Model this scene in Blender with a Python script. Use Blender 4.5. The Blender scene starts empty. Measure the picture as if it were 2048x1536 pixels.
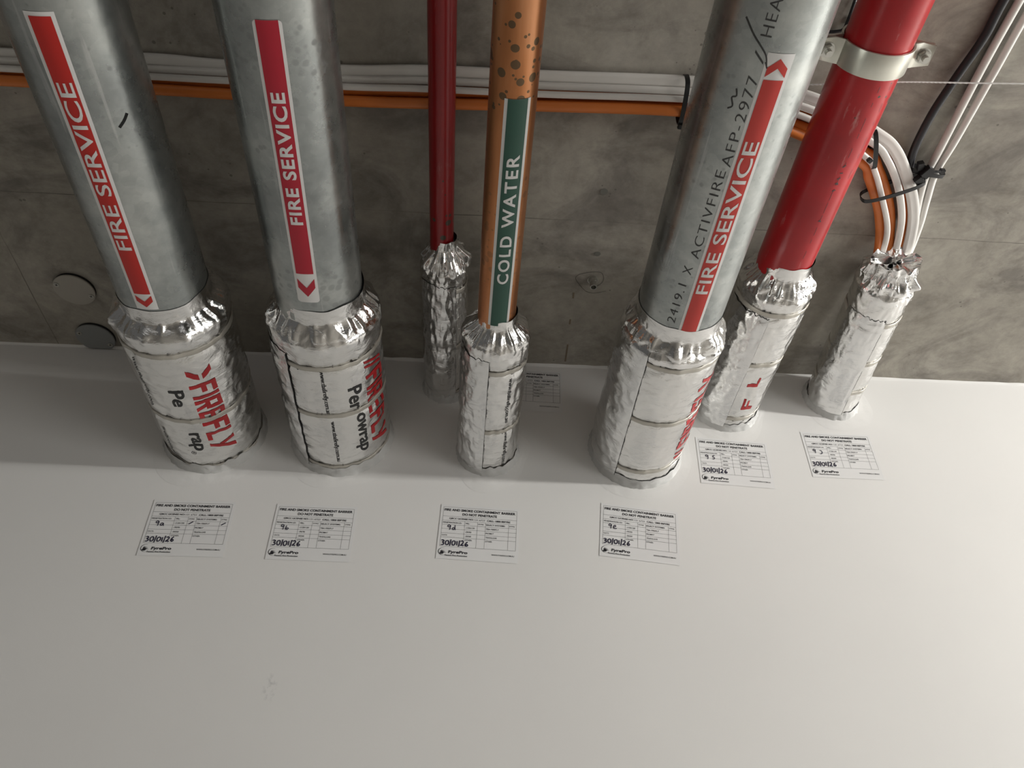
import bpy, bmesh, math, random
from mathutils import Vector, Matrix, noise
random.seed(7)
C = bpy.context.scene
col = C.collection
Z0 = 1.60                      # eye height above the floor
CEIL = Z0 + 0.956              # underside of the concrete slab

# ---------------------------------------------------------------- camera
cam_d = bpy.data.cameras.new('camera')
cam = bpy.data.objects.new('camera', cam_d); col.objects.link(cam)
cam_d.sensor_fit = 'HORIZONTAL'; cam_d.sensor_width = 36.0
cam_d.lens = 1582.88 / 2048 * 36.0
cam_d.clip_start = 0.01
r_ = Vector((0.99766279, -0.06798874, -0.00681763))
u_ = Vector((-0.03920485, -0.65128112, 0.75782312))
f_ = Vector((0.05596363, 0.75578464, 0.65242444))
m = Matrix((r_, u_, -f_)).transposed().to_4x4()
m.translation = Vector((0, -1.0516, Z0))
cam.matrix_world = m
C.camera = cam

# ---------------------------------------------------------------- light and exposure
C.view_settings.view_transform = 'Standard'
C.view_settings.look = 'None'
C.view_settings.gamma = 1.0
C.view_settings.exposure = 0.31
C.view_settings.use_curve_mapping = False
w = bpy.data.worlds.new('world'); C.world = w; w.use_nodes = True
bg = w.node_tree.nodes['Background']
bg.inputs[0].default_value = (1.0, 0.98, 0.94, 1); bg.inputs[1].default_value = 0.07

def area(name, loc, target, sx, sy, power, colr):
    d = bpy.data.lights.new(name, 'AREA'); d.shape = 'RECTANGLE'; d.size = sx; d.size_y = sy
    d.energy = power; d.color = colr
    o = bpy.data.objects.new(name, d); col.objects.link(o)
    o.location = loc
    o.rotation_euler = (Vector(target) - Vector(loc)).to_track_quat('-Z', 'Y').to_euler()
    return o
# batten tube hanging under the slab to the right, and the open bay to the right of it
area('batten_light', (2.9, -0.95, Z0 + 0.68), (0.0, -0.95, Z0 + 0.68), 0.9, 0.10, 62, (1.0, 0.98, 0.935))
area('bay_light', (3.6, -2.5, Z0 - 0.75), (0.4, -0.2, Z0 + 0.45), 2.4, 1.5, 36, (1.0, 0.985, 0.95))
area('room_light', (-0.4, -4.6, Z0 + 0.2), (0.0, 0.0, Z0 + 0.3), 3.0, 1.6, 5, (1.0, 0.98, 0.94))

# ---------------------------------------------------------------- helpers
def tag(o, label=None, cat=None, group=None, kind=None):
    if label: o['label'] = label
    if cat: o['category'] = cat
    if group: o['group'] = group
    if kind: o['kind'] = kind
    return o
def empty(name, loc, label, cat, group=None):
    o = bpy.data.objects.new(name, None); col.objects.link(o); o.location = loc
    o.empty_display_size = 0.02
    return tag(o, label, cat, group)
def link(name, verts, faces, mat, parent=None, smooth=True, mats=None, fmat=None):
    me = bpy.data.meshes.new(name)
    me.from_pydata([tuple(v) for v in verts], [], faces)
    for mm in (mats or [mat]): me.materials.append(mm)
    for i, p in enumerate(me.polygons):
        p.use_smooth = smooth
        if fmat: p.material_index = fmat[i]
    me.update()
    o = bpy.data.objects.new(name, me); col.objects.link(o)
    if parent:
        o.parent = parent
        o.matrix_parent_inverse = Matrix.Translation(parent.location).inverted()
    return o
def link_bm(name, bm, mat, parent=None, smooth=False):
    me = bpy.data.meshes.new(name); bm.to_mesh(me); bm.free(); me.materials.append(mat)
    for p in me.polygons: p.use_smooth = smooth
    o = bpy.data.objects.new(name, me); col.objects.link(o)
    if parent:
        o.parent = parent
        o.matrix_parent_inverse = Matrix.Translation(parent.location).inverted()
    return o
def box_bm(x0, x1, y0, y1, z0, z1, bevel=0):
    bm = bmesh.new(); bmesh.ops.create_cube(bm, size=1)
    for v in bm.verts:
        v.co = Vector(((x0 + x1) / 2 + v.co.x * (x1 - x0), (y0 + y1) / 2 + v.co.y * (y1 - y0), (z0 + z1) / 2 + v.co.z * (z1 - z0)))
    if bevel: bmesh.ops.bevel(bm, geom=bm.edges[:], offset=bevel, segments=2, affect='EDGES')
    return bm
def catmull(pts, n=10):
    pts = [Vector(p) for p in pts]
    P = [2 * pts[0] - pts[1]] + pts + [2 * pts[-1] - pts[-2]]
    out = []
    for i in range(1, len(P) - 2):
        a, b, c, d = P[i - 1:i + 3]
        for k in range(n):
            t = k / n
            out.append(0.5 * ((2 * b) + (c - a) * t + (2 * a - 5 * b + 4 * c - d) * t * t + (3 * b - a - 3 * c + d) * t ** 3))
    out.append(pts[-1]); return out
def sweep(path, a, b, seg=14, up=(0, 0, 1), ridges=0, caps=True, twist=None):
    """elliptical sweep: a = half width across `up`, b = half thickness along `up`"""
    verts, faces = [], []
    n = len(path)
    for i, p in enumerate(path):
        t = (path[min(i + 1, n - 1)] - path[max(i - 1, 0)]).normalized()
        U = Vector(up)
        if twist: U = Matrix.Rotation(twist(i / (n - 1)), 3, t) @ U
        s = t.cross(U).normalized(); U = s.cross(t).normalized()
        for k in range(seg):
            an = 2 * math.pi * k / seg
            ca, sa = math.cos(an), math.sin(an)
            if ridges:      # flat cable with grooves between its cores
                ca = math.copysign(abs(ca) ** 0.7, ca)
                gr = 1 - 0.13 * (0.5 + 0.5 * math.cos(ridges * math.pi * ca))
                sa = math.copysign(abs(sa) ** 0.6, sa) * gr
            verts.append(p + s * (a * ca) + U * (b * sa))
    for i in range(n - 1):
        for k in range(seg):
            k2 = (k + 1) % seg
            faces.append((i * seg + k, i * seg + k2, (i + 1) * seg + k2, (i + 1) * seg + k))
    if caps:
        faces.append(tuple(range(seg))[::-1]); faces.append(tuple((n - 1) * seg + k for k in range(seg)))
    return verts, faces
def ribbon(path, wdt, h=0.0, nrm=(0, -1, 0)):
    """flat pen stroke along a path lying on a plane with normal nrm; h lifts it off the plane"""
    N = Vector(nrm); verts, faces = [], []
    n = len(path)
    for i, p in enumerate(path):
        t = (path[min(i + 1, n - 1)] - path[max(i - 1, 0)])
        t = t.normalized() if t.length > 1e-9 else Vector((1, 0, 0))
        s = N.cross(t).normalized() * wdt / 2
        verts += [p + s + N * h, p - s + N * h]
    for i in range(n - 1): faces.append((2 * i, 2 * i + 1, 2 * i + 3, 2 * i + 2))
    return verts, faces
class Acc:
    def __init__(s): s.v, s.f = [], []
    def add(s, v, f):
        o = len(s.v); s.v += list(v); s.f += [tuple(i + o for i in q) for q in f]
_tc = {}
def text2d(s, bold=0.0, spacing=1.0, shear=0.0):
    """outline of a line of text as flat polygons: verts, faces, bounds"""
    key = (s, bold, spacing, shear)
    if key in _tc: return _tc[key]
    cu = bpy.data.curves.new('t', 'FONT'); cu.body = s; cu.size = 1.0; cu.offset = bold
    cu.space_character = spacing; cu.shear = shear; cu.resolution_u = 4
    o = bpy.data.objects.new('t', cu); col.objects.link(o)
    dg = bpy.context.evaluated_depsgraph_get()
    me = bpy.data.meshes.new_from_object(o.evaluated_get(dg))
    V = [(v.co.x, v.co.y) for v in me.vertices]; F = [tuple(p.vertices) for p in me.polygons]
    bpy.data.objects.remove(o); bpy.data.curves.remove(cu); bpy.data.meshes.remove(me)
    xs = [v[0] for v in V]; ys = [v[1] for v in V]
    _tc[key] = (V, F, (min(xs), max(xs), min(ys), max(ys)))
    return _tc[key]
def text_fit(s, u0, u1, v0, v1, bold=0.0, spacing=1.0, shear=0.0):
    V, F, (x0, x1, y0, y1) = text2d(s, bold, spacing, shear)
    return [(u0 + (x - x0) / (x1 - x0) * (u1 - u0), v0 + (y - y0) / (y1 - y0) * (v1 - v0)) for x, y in V], F
def wrap_mesh(V2, F, fn, du, dv):
    """cuts flat polygons on a grid so they can follow a curved surface, then maps them with fn(u, v)"""
    bm = bmesh.new()
    vs = [bm.verts.new((x, y, 0)) for x, y in V2]
    for q in F:
        try: bm.faces.new([vs[i] for i in q])
        except ValueError: pass
    for ax, d in ((0, du), (1, dv)):
        if not d: continue
        lo = min(v.co[ax] for v in bm.verts); hi = max(v.co[ax] for v in bm.verts)
        k = lo + d
        while k < hi - 1e-6:
            no = Vector((1, 0, 0)) if ax == 0 else Vector((0, 1, 0))
            bmesh.ops.bisect_plane(bm, geom=bm.verts[:] + bm.edges[:] + bm.faces[:], plane_co=no * k, plane_no=no, dist=1e-7)
            k += d
    for v in bm.verts: v.co = fn(v.co.x, v.co.y)
    return bm
def rect2(u0, u1, v0, v1): return [(u0, v0), (u1, v0), (u1, v1), (u0, v1)], [(0, 1, 2, 3)]

# ---------------------------------------------------------------- materials
def M(name):
    mt = bpy.data.materials.new(name); mt.use_nodes = True
    nt = mt.node_tree; b = nt.nodes['Principled BSDF']
    return mt, nt, b
def simple(name, c, rough=0.5, metal=0.0, spec=0.5, var=0.0, vscale=20, bump=0.0, bscale=200):
    mt, nt, b = M(name)
    b.inputs['Base Color'].default_value = (*c, 1); b.inputs['Roughness'].default_value = rough
    b.inputs['Metallic'].default_value = metal; b.inputs['Specular IOR Level'].default_value = spec
    tc = nt.nodes.new('ShaderNodeTexCoord')
    if var:
        n = nt.nodes.new('ShaderNodeTexNoise'); n.inputs['Scale'].default_value = vscale; n.inputs['Detail'].default_value = 6
        nt.links.new(tc.outputs['Object'], n.inputs['Vector'])
        mx = nt.nodes.new('ShaderNodeMixRGB'); mx.inputs[1].default_value = (*[x * (1 - var) for x in c], 1)
        mx.inputs[2].default_value = (*[min(1, x * (1 + var)) for x in c], 1)
        nt.links.new(n.outputs['Fac'], mx.inputs[0]); nt.links.new(mx.outputs[0], b.inputs['Base Color'])
    if bump:
        n2 = nt.nodes.new('ShaderNodeTexNoise'); n2.inputs['Scale'].default_value = bscale; n2.inputs['Detail'].default_value = 4
        nt.links.new(tc.outputs['Object'], n2.inputs['Vector'])
        bp = nt.nodes.new('ShaderNodeBump'); bp.inputs['Strength'].default_value = bump; bp.inputs['Distance'].default_value = 0.001
        nt.links.new(n2.outputs['Fac'], bp.inputs['Height']); nt.links.new(bp.outputs[0], b.inputs['Normal'])
    return mt
def nd(nt, t, **kw):
    n = nt.nodes.new(t)
    for k, v in kw.items():
        if k in n.inputs: n.inputs[k].default_value = v
        else: setattr(n, k, v)
    return n
def ramp(nt, src, stops):
    r = nt.nodes.new('ShaderNodeValToRGB')
    e = r.color_ramp.elements
    while len(e) < len(stops): e.new(0.5)
    for i, (p, c) in enumerate(stops):
        e[i].position = p; e[i].color = (*c, 1) if len(c) == 3 else c
    nt.links.new(src, r.inputs[0]); return r
def mixc(nt, fac, a, b):
    mx = nt.nodes.new('ShaderNodeMixRGB')
    for i, s in ((0, fac), (1, a), (2, b)):
        if isinstance(s, (int, float)): mx.inputs[i].default_value = s if i == 0 else (s, s, s, 1)
        elif isinstance(s, tuple): mx.inputs[i].default_value = (*s, 1)
        else: nt.links.new(s, mx.inputs[i])
    return mx.outputs[0]
def math_(nt, op, a, b=None, clamp=False):
    n = nt.nodes.new('ShaderNodeMath'); n.operation = op; n.use_clamp = clamp
    for i, s in ((0, a), (1, b)):
        if s is None: continue
        if isinstance(s, (int, float)): n.inputs[i].default_value = s
        else: nt.links.new(s, n.inputs[i])
    return n.outputs[0]

def concrete():
    mt, nt, b = M('concrete_soffit')
    tc = nt.nodes.new('ShaderNodeTexCoord'); co = tc.outputs['Object']
    def nz(scale, det=6, rough=0.55, dist=0.0):
        n = nd(nt, 'ShaderNodeTexNoise', Scale=scale, Detail=det, Roughness=rough, Distortion=dist)
        nt.links.new(co, n.inputs['Vector']); return n.outputs['Fac']
    base = ramp(nt, nz(3.2, 5), [(0.30, (0.285, 0.262, 0.225)), (0.52, (0.36, 0.335, 0.29)), (0.72, (0.43, 0.405, 0.36))]).outputs[0]
    # long darker smears left by the formwork
    mp = nd(nt, 'ShaderNodeMapping'); mp.inputs['Scale'].default_value = (3.2, 5.0, 1); mp.inputs['Rotation'].default_value = (0, 0, 0.35)
    nt.links.new(co, mp.inputs[0])
    n2 = nd(nt, 'ShaderNodeTexNoise', Scale=1.7, Detail=9.0, Roughness=0.66, Distortion=0.9); nt.links.new(mp.outputs[0], n2.inputs['Vector'])
    st = ramp(nt, n2.outputs['Fac'], [(0.47, (0, 0, 0)), (0.62, (1, 1, 1))]).outputs[0]
    stf = math_(nt, 'MULTIPLY', st, 0.72)
    c1 = mixc(nt, stf, base, (0.185, 0.168, 0.15))
    g = ramp(nt, nz(60, 5, 0.7), [(0.3, (0.88, 0.88, 0.88)), (0.7, (1.08, 1.08, 1.08))]).outputs[0]
    mul = nt.nodes.new('ShaderNodeMixRGB'); mul.blend_type = 'MULTIPLY'; mul.inputs[0].default_value = 1
    nt.links.new(c1, mul.inputs[1]); nt.links.new(g, mul.inputs[2])
    g2 = ramp(nt, nz(17, 9, 0.72, 0.4), [(0.34, (0.80, 0.79, 0.78)), (0.5, (1.0, 1.0, 1.0)), (0.68, (1.13, 1.13, 1.12))]).outputs[0]
    mul2 = nt.nodes.new('ShaderNodeMixRGB'); mul2.blend_type = 'MULTIPLY'; mul2.inputs[0].default_value = 1
    nt.links.new(mul.outputs[0], mul2.inputs[1]); nt.links.new(g2, mul2.inputs[2]); mul = mul2
    # pin holes
    vo = nd(nt, 'ShaderNodeTexVoronoi', Scale=75.0, Randomness=1.0); nt.links.new(co, vo.inputs['Vector'])
    vsel = nd(nt, 'ShaderNodeTexNoise', Scale=14.0, Detail=2.0); nt.links.new(co, vsel.inputs['Vector'])
    pr = math_(nt, 'MULTIPLY', math_(nt, 'SUBTRACT', vsel.outputs['Fac'], 0.50, True), 0.85)
    pit = math_(nt, 'LESS_THAN', vo.outputs['Distance'], pr)
    c2 = mixc(nt, math_(nt, 'MULTIPLY', pit, 0.6), mul.outputs[0], (0.11, 0.10, 0.09))
    # formwork joints
    sp = nt.nodes.new('ShaderNodeSeparateXYZ'); nt.links.new(co, sp.inputs[0])
    wob = math_(nt, 'MULTIPLY', math_(nt, 'SUBTRACT', nz(9, 3), 0.5), 0.006)
    j = None
    for axis, pos, half, slope in (('Y', -0.3235, 0.0011, 0), ('Y', -0.93, 0.002, 0), ('X', -0.712, 0.0012, 0)):
        d = math_(nt, 'ABSOLUTE', math_(nt, 'ADD', math_(nt, 'SUBTRACT', sp.outputs[axis], pos), wob))
        l = math_(nt, 'SUBTRACT', 1.0, math_(nt, 'DIVIDE', d, half), True)
        j = l if j is None else math_(nt, 'MAXIMUM', j, l)
    brk = ramp(nt, nz(5, 3), [(0.36, (0.25, 0.25, 0.25)), (0.55, (1, 1, 1))]).outputs[0]
    j = math_(nt, 'MULTIPLY', j, brk)
    c3 = mixc(nt, math_(nt, 'MULTIPLY', j, 0.85), c2, (0.07, 0.064, 0.058))
    # a soft darker board line
    d = math_(nt, 'ABSOLUTE', math_(nt, 'ADD', math_(nt, 'SUBTRACT', sp.outputs['Y'], -0.53), wob))
    l = math_(nt, 'MULTIPLY', math_(nt, 'SUBTRACT', 1.0, math_(nt, 'DIVIDE', d, 0.012), True), 0.25)
    c4 = mixc(nt, l, c3, (0.17, 0.155, 0.145))
    nt.links.new(c4, b.inputs['Base Color'])
    b.inputs['Roughness'].default_value = 0.72; b.inputs['Specular IOR Level'].default_value = 0.35
    hh = math_(nt, 'SUBTRACT', math_(nt, 'MULTIPLY', nz(90, 6), 0.5), math_(nt, 'ADD', math_(nt, 'MULTIPLY', pit, 0.6), j))
    bp = nd(nt, 'ShaderNodeBump', Strength=0.18, Distance=0.0012)
    nt.links.new(hh, bp.inputs['Height']); nt.links.new(bp.outputs[0], b.inputs['Normal'])
    return mt
def wall_paint():
    mt, nt, b = M('white_wall_paint')
    tc = nt.nodes.new('ShaderNodeTexCoord'); co = tc.outputs['Object']
    n = nd(nt, 'ShaderNodeTexNoise', Scale=3.0, Detail=6.0); nt.links.new(co, n.inputs['Vector'])
    c = ramp(nt, n.outputs['Fac'], [(0.3, (0.765, 0.757, 0.74)), (0.7, (0.80, 0.793, 0.775))]).outputs[0]
    # small grey rub marks under the second pipe
    sp = nt.nodes.new('ShaderNodeSeparateXYZ'); nt.links.new(co, sp.inputs[0])
    dx = math_(nt, 'DIVIDE', math_(nt, 'SUBTRACT', sp.outputs['X'], -0.24), 0.010)
    dz = math_(nt, 'DIVIDE', math_(nt, 'SUBTRACT', sp.outputs['Z'], Z0 + 0.372), 0.022)
    rr = math_(nt, 'ADD', math_(nt, 'MULTIPLY', dx, dx), math_(nt, 'MULTIPLY', dz, dz))
    n2 = nd(nt, 'ShaderNodeTexNoise', Scale=160.0, Detail=4.0); nt.links.new(co, n2.inputs['Vector'])
    mk = math_(nt, 'MULTIPLY', math_(nt, 'SUBTRACT', 1.0, rr, True), ramp(nt, n2.outputs['Fac'], [(0.50, (0, 0, 0)), (0.62, (0.5, 0.5, 0.5))]).outputs[0])
    c = mixc(nt, mk, c, (0.46, 0.46, 0.46))
    nt.links.new(c, b.inputs['Base Color'])
    b.inputs['Roughness'].default_value = 0.55; b.inputs['Specular IOR Level'].default_value = 0.3
    n3 = nd(nt, 'ShaderNodeTexNoise', Scale=420.0, Detail=3.0); nt.links.new(co, n3.inputs['Vector'])
    n4 = nd(nt, 'ShaderNodeTexNoise', Scale=16.0, Detail=3.0); nt.links.new(co, n4.inputs['Vector'])
    h = math_(nt, 'ADD', math_(nt, 'MULTIPLY', n3.outputs['Fac'], 0.25), n4.outputs['Fac'])
    bp = nd(nt, 'ShaderNodeBump', Strength=0.12, Distance=0.0012)
    nt.links.new(h, bp.inputs['Height']); nt.links.new(bp.outputs[0], b.inputs['Normal'])
    return mt
def galv(name, seed):
    mt, nt, b = M(name)
    tc = nt.nodes.new('ShaderNodeTexCoord')
    mp = nd(nt, 'ShaderNodeMapping'); mp.inputs['Location'].default_value = (seed, seed * 2.3, 0); nt.links.new(tc.outputs['Object'], mp.inputs[0]); co = mp.outputs[0]
    n = nd(nt, 'ShaderNodeTexNoise', Scale=11.0, Detail=7.0, Roughness=0.62); nt.links.new(co, n.inputs['Vector'])
    c = ramp(nt, n.outputs['Fac'], [(0.30, (0.27, 0.288, 0.288)), (0.5, (0.39, 0.413, 0.408)), (0.70, (0.54, 0.56, 0.545))]).outputs[0]
    # zinc spangle
    v = nd(nt, 'ShaderNodeTexVoronoi', Scale=110.0); nt.links.new(co, v.inputs['Vector'])
    sg = ramp(nt, v.outputs['Color'], [(0.0, (0.90, 0.90, 0.90)), (1.0, (1.06, 1.06, 1.05))]).outputs[0]
    mul = nt.nodes.new('ShaderNodeMixRGB'); mul.blend_type = 'MULTIPLY'; mul.inputs[0].default_value = 1
    nt.links.new(c, mul.inputs[1]); nt.links.new(sg, mul.inputs[2])
    # dull drip spots
    v2 = nd(nt, 'ShaderNodeTexVoronoi', Scale=85.0); nt.links.new(co, v2.inputs['Vector'])
    n2 = nd(nt, 'ShaderNodeTexNoise', Scale=9.0, Detail=2.0); nt.links.new(co, n2.inputs['Vector'])
    n5 = nd(nt, 'ShaderNodeTexNoise', Scale=120.0, Detail=2.0); nt.links.new(co, n5.inputs['Vector'])
    th = math_(nt, 'MULTIPLY', math_(nt, 'SUBTRACT', n2.outputs['Fac'], 0.40, True), 1.5)
    dd = math_(nt, 'ADD', v2.outputs['Distance'], math_(nt, 'MULTIPLY', math_(nt, 'SUBTRACT', n5.outputs['Fac'], 0.5), 0.25))
    spot = math_(nt, 'MULTIPLY', math_(nt, 'SUBTRACT', th, dd, True), 7.0, True)
    c2 = mixc(nt, math_(nt, 'MULTIPLY', spot, 0.42), mul.outputs[0], (0.27, 0.28, 0.28))
    # scratches along the tube
    mp2 = nd(nt, 'ShaderNodeMapping'); mp2.inputs['Scale'].default_value = (60, 2.5, 60); nt.links.new(co, mp2.inputs[0])
    n3 = nd(nt, 'ShaderNodeTexNoise', Scale=1.6, Detail=4.0); nt.links.new(mp2.outputs[0], n3.inputs['Vector'])
    sc = ramp(nt, n3.outputs['Fac'], [(0.64, (0, 0, 0)), (0.70, (0.35, 0.35, 0.35))]).outputs[0]
    c3 = mixc(nt, sc, c2, (0.70, 0.71, 0.70))
    nt.links.new(c3, b.inputs['Base Color'])
    b.inputs['Metallic'].default_value = 0.84
    rr = ramp(nt, n.outputs['Fac'], [(0.3, (0.22, 0.22, 0.22)), (0.7, (0.36, 0.36, 0.36))]).outputs[0]
    rs = math_(nt, 'ADD', rr, math_(nt, 'MULTIPLY', spot, 0.15)); nt.links.new(rs, b.inputs['Roughness'])
    bp = nd(nt, 'ShaderNodeBump', Strength=0.38, Distance=0.0012)
    n4 = nd(nt, 'ShaderNodeTexNoise', Scale=45.0, Detail=5.0); nt.links.new(co, n4.inputs['Vector'])
    nt.links.new(n4.outputs['Fac'], bp.inputs['Height']); nt.links.new(bp.outputs[0], b.inputs['Normal'])
    return mt
def red_paint(name, c, seed, scuff=0.5, dust_x=None):
    mt, nt, b = M(name)
    tc = nt.nodes.new('ShaderNodeTexCoord')
    mp = nd(nt, 'ShaderNodeMapping'); mp.inputs['Location'].default_value = (seed, seed, 0); nt.links.new(tc.outputs['Object'], mp.inputs[0]); co = mp.outputs[0]
    n = nd(nt, 'ShaderNodeTexNoise', Scale=14.0, Detail=5.0); nt.links.new(co, n.inputs['Vector'])
    cc = ramp(nt, n.outputs['Fac'], [(0.3, tuple(x * 0.85 for x in c)), (0.7, tuple(min(1, x * 1.12) for x in c))]).outputs[0]
    mp2 = nd(nt, 'ShaderNodeMapping'); mp2.inputs['Scale'].default_value = (50, 9, 50); nt.links.new(co, mp2.inputs[0])
    n3 = nd(nt, 'ShaderNodeTexNoise', Scale=1.5, Detail=6.0, Roughness=0.7); nt.links.new(mp2.outputs[0], n3.inputs['Vector'])
    sc = ramp(nt, n3.outputs['Fac'], [(0.62, (0, 0, 0)), (0.74, (scuff, scuff, scuff))]).outputs[0]
    cc = mixc(nt, sc, cc, (0.55, 0.32, 0.30))
    v = nd(nt, 'ShaderNodeTexVoronoi', Scale=60.0); nt.links.new(co, v.inputs['Vector'])
    n6 = nd(nt, 'ShaderNodeTexNoise', Scale=11.0, Detail=2.0); nt.links.new(co, n6.inputs['Vector'])
    chip = math_(nt, 'LESS_THAN', v.outputs['Distance'], math_(nt, 'MULTIPLY', math_(nt, 'SUBTRACT', n6.outputs['Fac'], 0.54, True), 1.6))
    cc = mixc(nt, chip, cc, (0.06, 0.045, 0.03))
    if dust_x is not None:      # plaster dust rubbed along the tube's right flank
        sp = nt.nodes.new('ShaderNodeSeparateXYZ'); nt.links.new(tc.outputs['Object'], sp.inputs[0])
        fx = math_(nt, 'DIVIDE', math_(nt, 'SUBTRACT', sp.outputs['X'], dust_x), 0.012, True)
        fy = math_(nt, 'DIVIDE', math_(nt, 'ADD', sp.outputs['Y'], 0.72), 0.25, True)
        mp3 = nd(nt, 'ShaderNodeMapping'); mp3.inputs['Scale'].default_value = (40, 18, 40); mp3.inputs['Rotation'].default_value = (0, 0, 0.5); nt.links.new(tc.outputs['Object'], mp3.inputs[0])
        n7 = nd(nt, 'ShaderNodeTexNoise', Scale=2.4, Detail=7.0, Roughness=0.75); nt.links.new(mp3.outputs[0], n7.inputs['Vector'])
        df = math_(nt, 'MULTIPLY', math_(nt, 'MULTIPLY', fx, fy), ramp(nt, n7.outputs['Fac'], [(0.38, (0.1, 0.1, 0.1)), (0.62, (1, 1, 1))]).outputs[0])
        cc = mixc(nt, df, cc, (0.62, 0.50, 0.47))
    nt.links.new(cc, b.inputs['Base Color'])
    b.inputs['Roughness'].default_value = 0.30; b.inputs['Specular IOR Level'].default_value = 0.5
    nt.links.new(math_(nt, 'ADD', math_(nt, 'MULTIPLY', sc, 0.5), 0.28), b.inputs['Roughness'])
    bp = nd(nt, 'ShaderNodeBump', Strength=0.12, Distance=0.001)
    nt.links.new(n.outputs['Fac'], bp.inputs['Height']); nt.links.new(bp.outputs[0], b.inputs['Normal'])
    return mt
def copper():
    mt, nt, b = M('aged_copper')
    tc = nt.nodes.new('ShaderNodeTexCoord'); co = tc.outputs['Object']
    mp = nd(nt, 'ShaderNodeMapping'); mp.inputs['Scale'].default_value = (30, 3.5, 30); nt.links.new(co, mp.inputs[0])
    n = nd(nt, 'ShaderNodeTexNoise', Scale=1.6, Detail=6.0); nt.links.new(mp.outputs[0], n.inputs['Vector'])
    c = ramp(nt, n.outputs['Fac'], [(0.3, (0.40, 0.155, 0.06)), (0.52, (0.56, 0.235, 0.10)), (0.72, (0.68, 0.33, 0.17))]).outputs[0]
    def spots(scale, lo, k):
        v = nd(nt, 'ShaderNodeTexVoronoi', Scale=scale); nt.links.new(co, v.inputs['Vector'])
        n6 = nd(nt, 'ShaderNodeTexNoise', Scale=10.0, Detail=1.0); nt.links.new(co, n6.inputs['Vector'])
        return math_(nt, 'LESS_THAN', v.outputs['Distance'], math_(nt, 'MULTIPLY', math_(nt, 'SUBTRACT', n6.outputs['Fac'], lo, True), k))
    s = math_(nt, 'MAXIMUM', spots(62.0, 0.40, 1.25), spots(110.0, 0.42, 0.9))
    sp = nt.nodes.new('ShaderNodeSeparateXYZ'); nt.links.new(co, sp.inputs[0])
    near = ramp(nt, math_(nt, 'ADD', math_(nt, 'MULTIPLY', sp.outputs['Y'], -2.0), -0.75), [(0.35, (0.35, 0.35, 0.35)), (0.5, (1, 1, 1))]).outputs[0]
    c = mixc(nt, math_(nt, 'MULTIPLY', math_(nt, 'MULTIPLY', s, near), 0.85), c, (0.10, 0.085, 0.055))
    nt.links.new(c, b.inputs['Base Color'])
    b.inputs['Metallic'].default_value = 0.85
    nt.links.new(math_(nt, 'ADD', math_(nt, 'MULTIPLY', n.outputs['Fac'], 0.2), 0.27), b.inputs['Roughness'])
    bp = nd(nt, 'ShaderNodeBump', Strength=0.1, Distance=0.001)
    nt.links.new(n.outputs['Fac'], bp.inputs['Height']); nt.links.new(bp.outputs[0], b.inputs['Normal'])
    return mt
def foil(name, rough, c, bump, weave=False):
    mt, nt, b = M(name)
    tc = nt.nodes.new('ShaderNodeTexCoord'); co = tc.outputs['Object']
    b.inputs['Base Color'].default_value = (*c, 1); b.inputs['Metallic'].default_value = 1.0
    b.inputs['Roughness'].default_value = rough
    mp = nd(nt, 'ShaderNodeMapping'); mp.inputs['Scale'].default_value = (1, 1.9, 1); mp.inputs['Rotation'].default_value = (0, 0, 0.3); nt.links.new(co, mp.inputs[0])
    n = nd(nt, 'ShaderNodeTexNoise', Scale=44.0, Detail=5.0, Roughness=0.58, Distortion=1.2); nt.links.new(mp.outputs[0], n.inputs['Vector'])
    v = nd(nt, 'ShaderNodeTexVoronoi', Scale=55.0); v.feature = 'F1'; nt.links.new(mp.outputs[0], v.inputs['Vector'])
    rid = math_(nt, 'ABSOLUTE', math_(nt, 'SUBTRACT', n.outputs['Fac'], 0.5))
    h = math_(nt, 'ADD', math_(nt, 'MULTIPLY', rid, -2.0), math_(nt, 'MULTIPLY', v.outputs['Distance'], 0.35))
    if weave:
        sp = nt.nodes.new('ShaderNodeSeparateXYZ'); nt.links.new(co, sp.inputs[0])
        wv = math_(nt, 'MULTIPLY', math_(nt, 'ABSOLUTE', math_(nt, 'SINE', math_(nt, 'MULTIPLY', sp.outputs['Y'], 1100.0))), 0.03)
        h = math_(nt, 'ADD', h, wv)
    bp = nd(nt, 'ShaderNodeBump', Strength=bump, Distance=0.0022)
    nt.links.new(h, bp.inputs['Height']); nt.links.new(bp.outputs[0], b.inputs['Normal'])
    return mt

m_conc = concrete(); m_wall = wall_paint()
m_floor = simple('concrete_floor', (0.36, 0.345, 0.32), 0.7, var=0.15, vscale=2.5)
m_galv = [galv('galvanised_steel_a', 0.0), galv('galvanised_steel_b', 3.7), galv('galvanised_steel_c', 9.1)]
m_red_s = red_paint('dark_red_paint', (0.26, 0.008, 0.010), 1.0, 0.25)
m_red_l = red_paint('red_paint', (0.40, 0.010, 0.014), 5.0, 0.6, 0.4496 + 0.027)
m_cop = copper()
m_foil = foil('foil_blanket', 0.17, (0.80, 0.795, 0.78), 0.42)
m_flap = foil('foil_overlap', 0.14, (0.78, 0.78, 0.775), 0.36)
m_tape = foil('foil_tape', 0.09, (0.82, 0.815, 0.805), 0.34, True)
m_band = simple('steel_band', (0.50, 0.475, 0.425), 0.42, 0.55, var=0.08, vscale=60)
m_dark = simple('black_fleck', (0.012, 0.012, 0.012), 0.8)
m_seal = simple('acrylic_sealant', (0.56, 0.56, 0.55), 0.25, var=0.12, vscale=60, bump=0.5, bscale=90)
m_fill = simple('filler_skim', (0.785, 0.777, 0.76), 0.42, bump=0.5, bscale=45)
m_white = simple('sticker_white', (0.74, 0.73, 0.72), 0.35)
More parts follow.
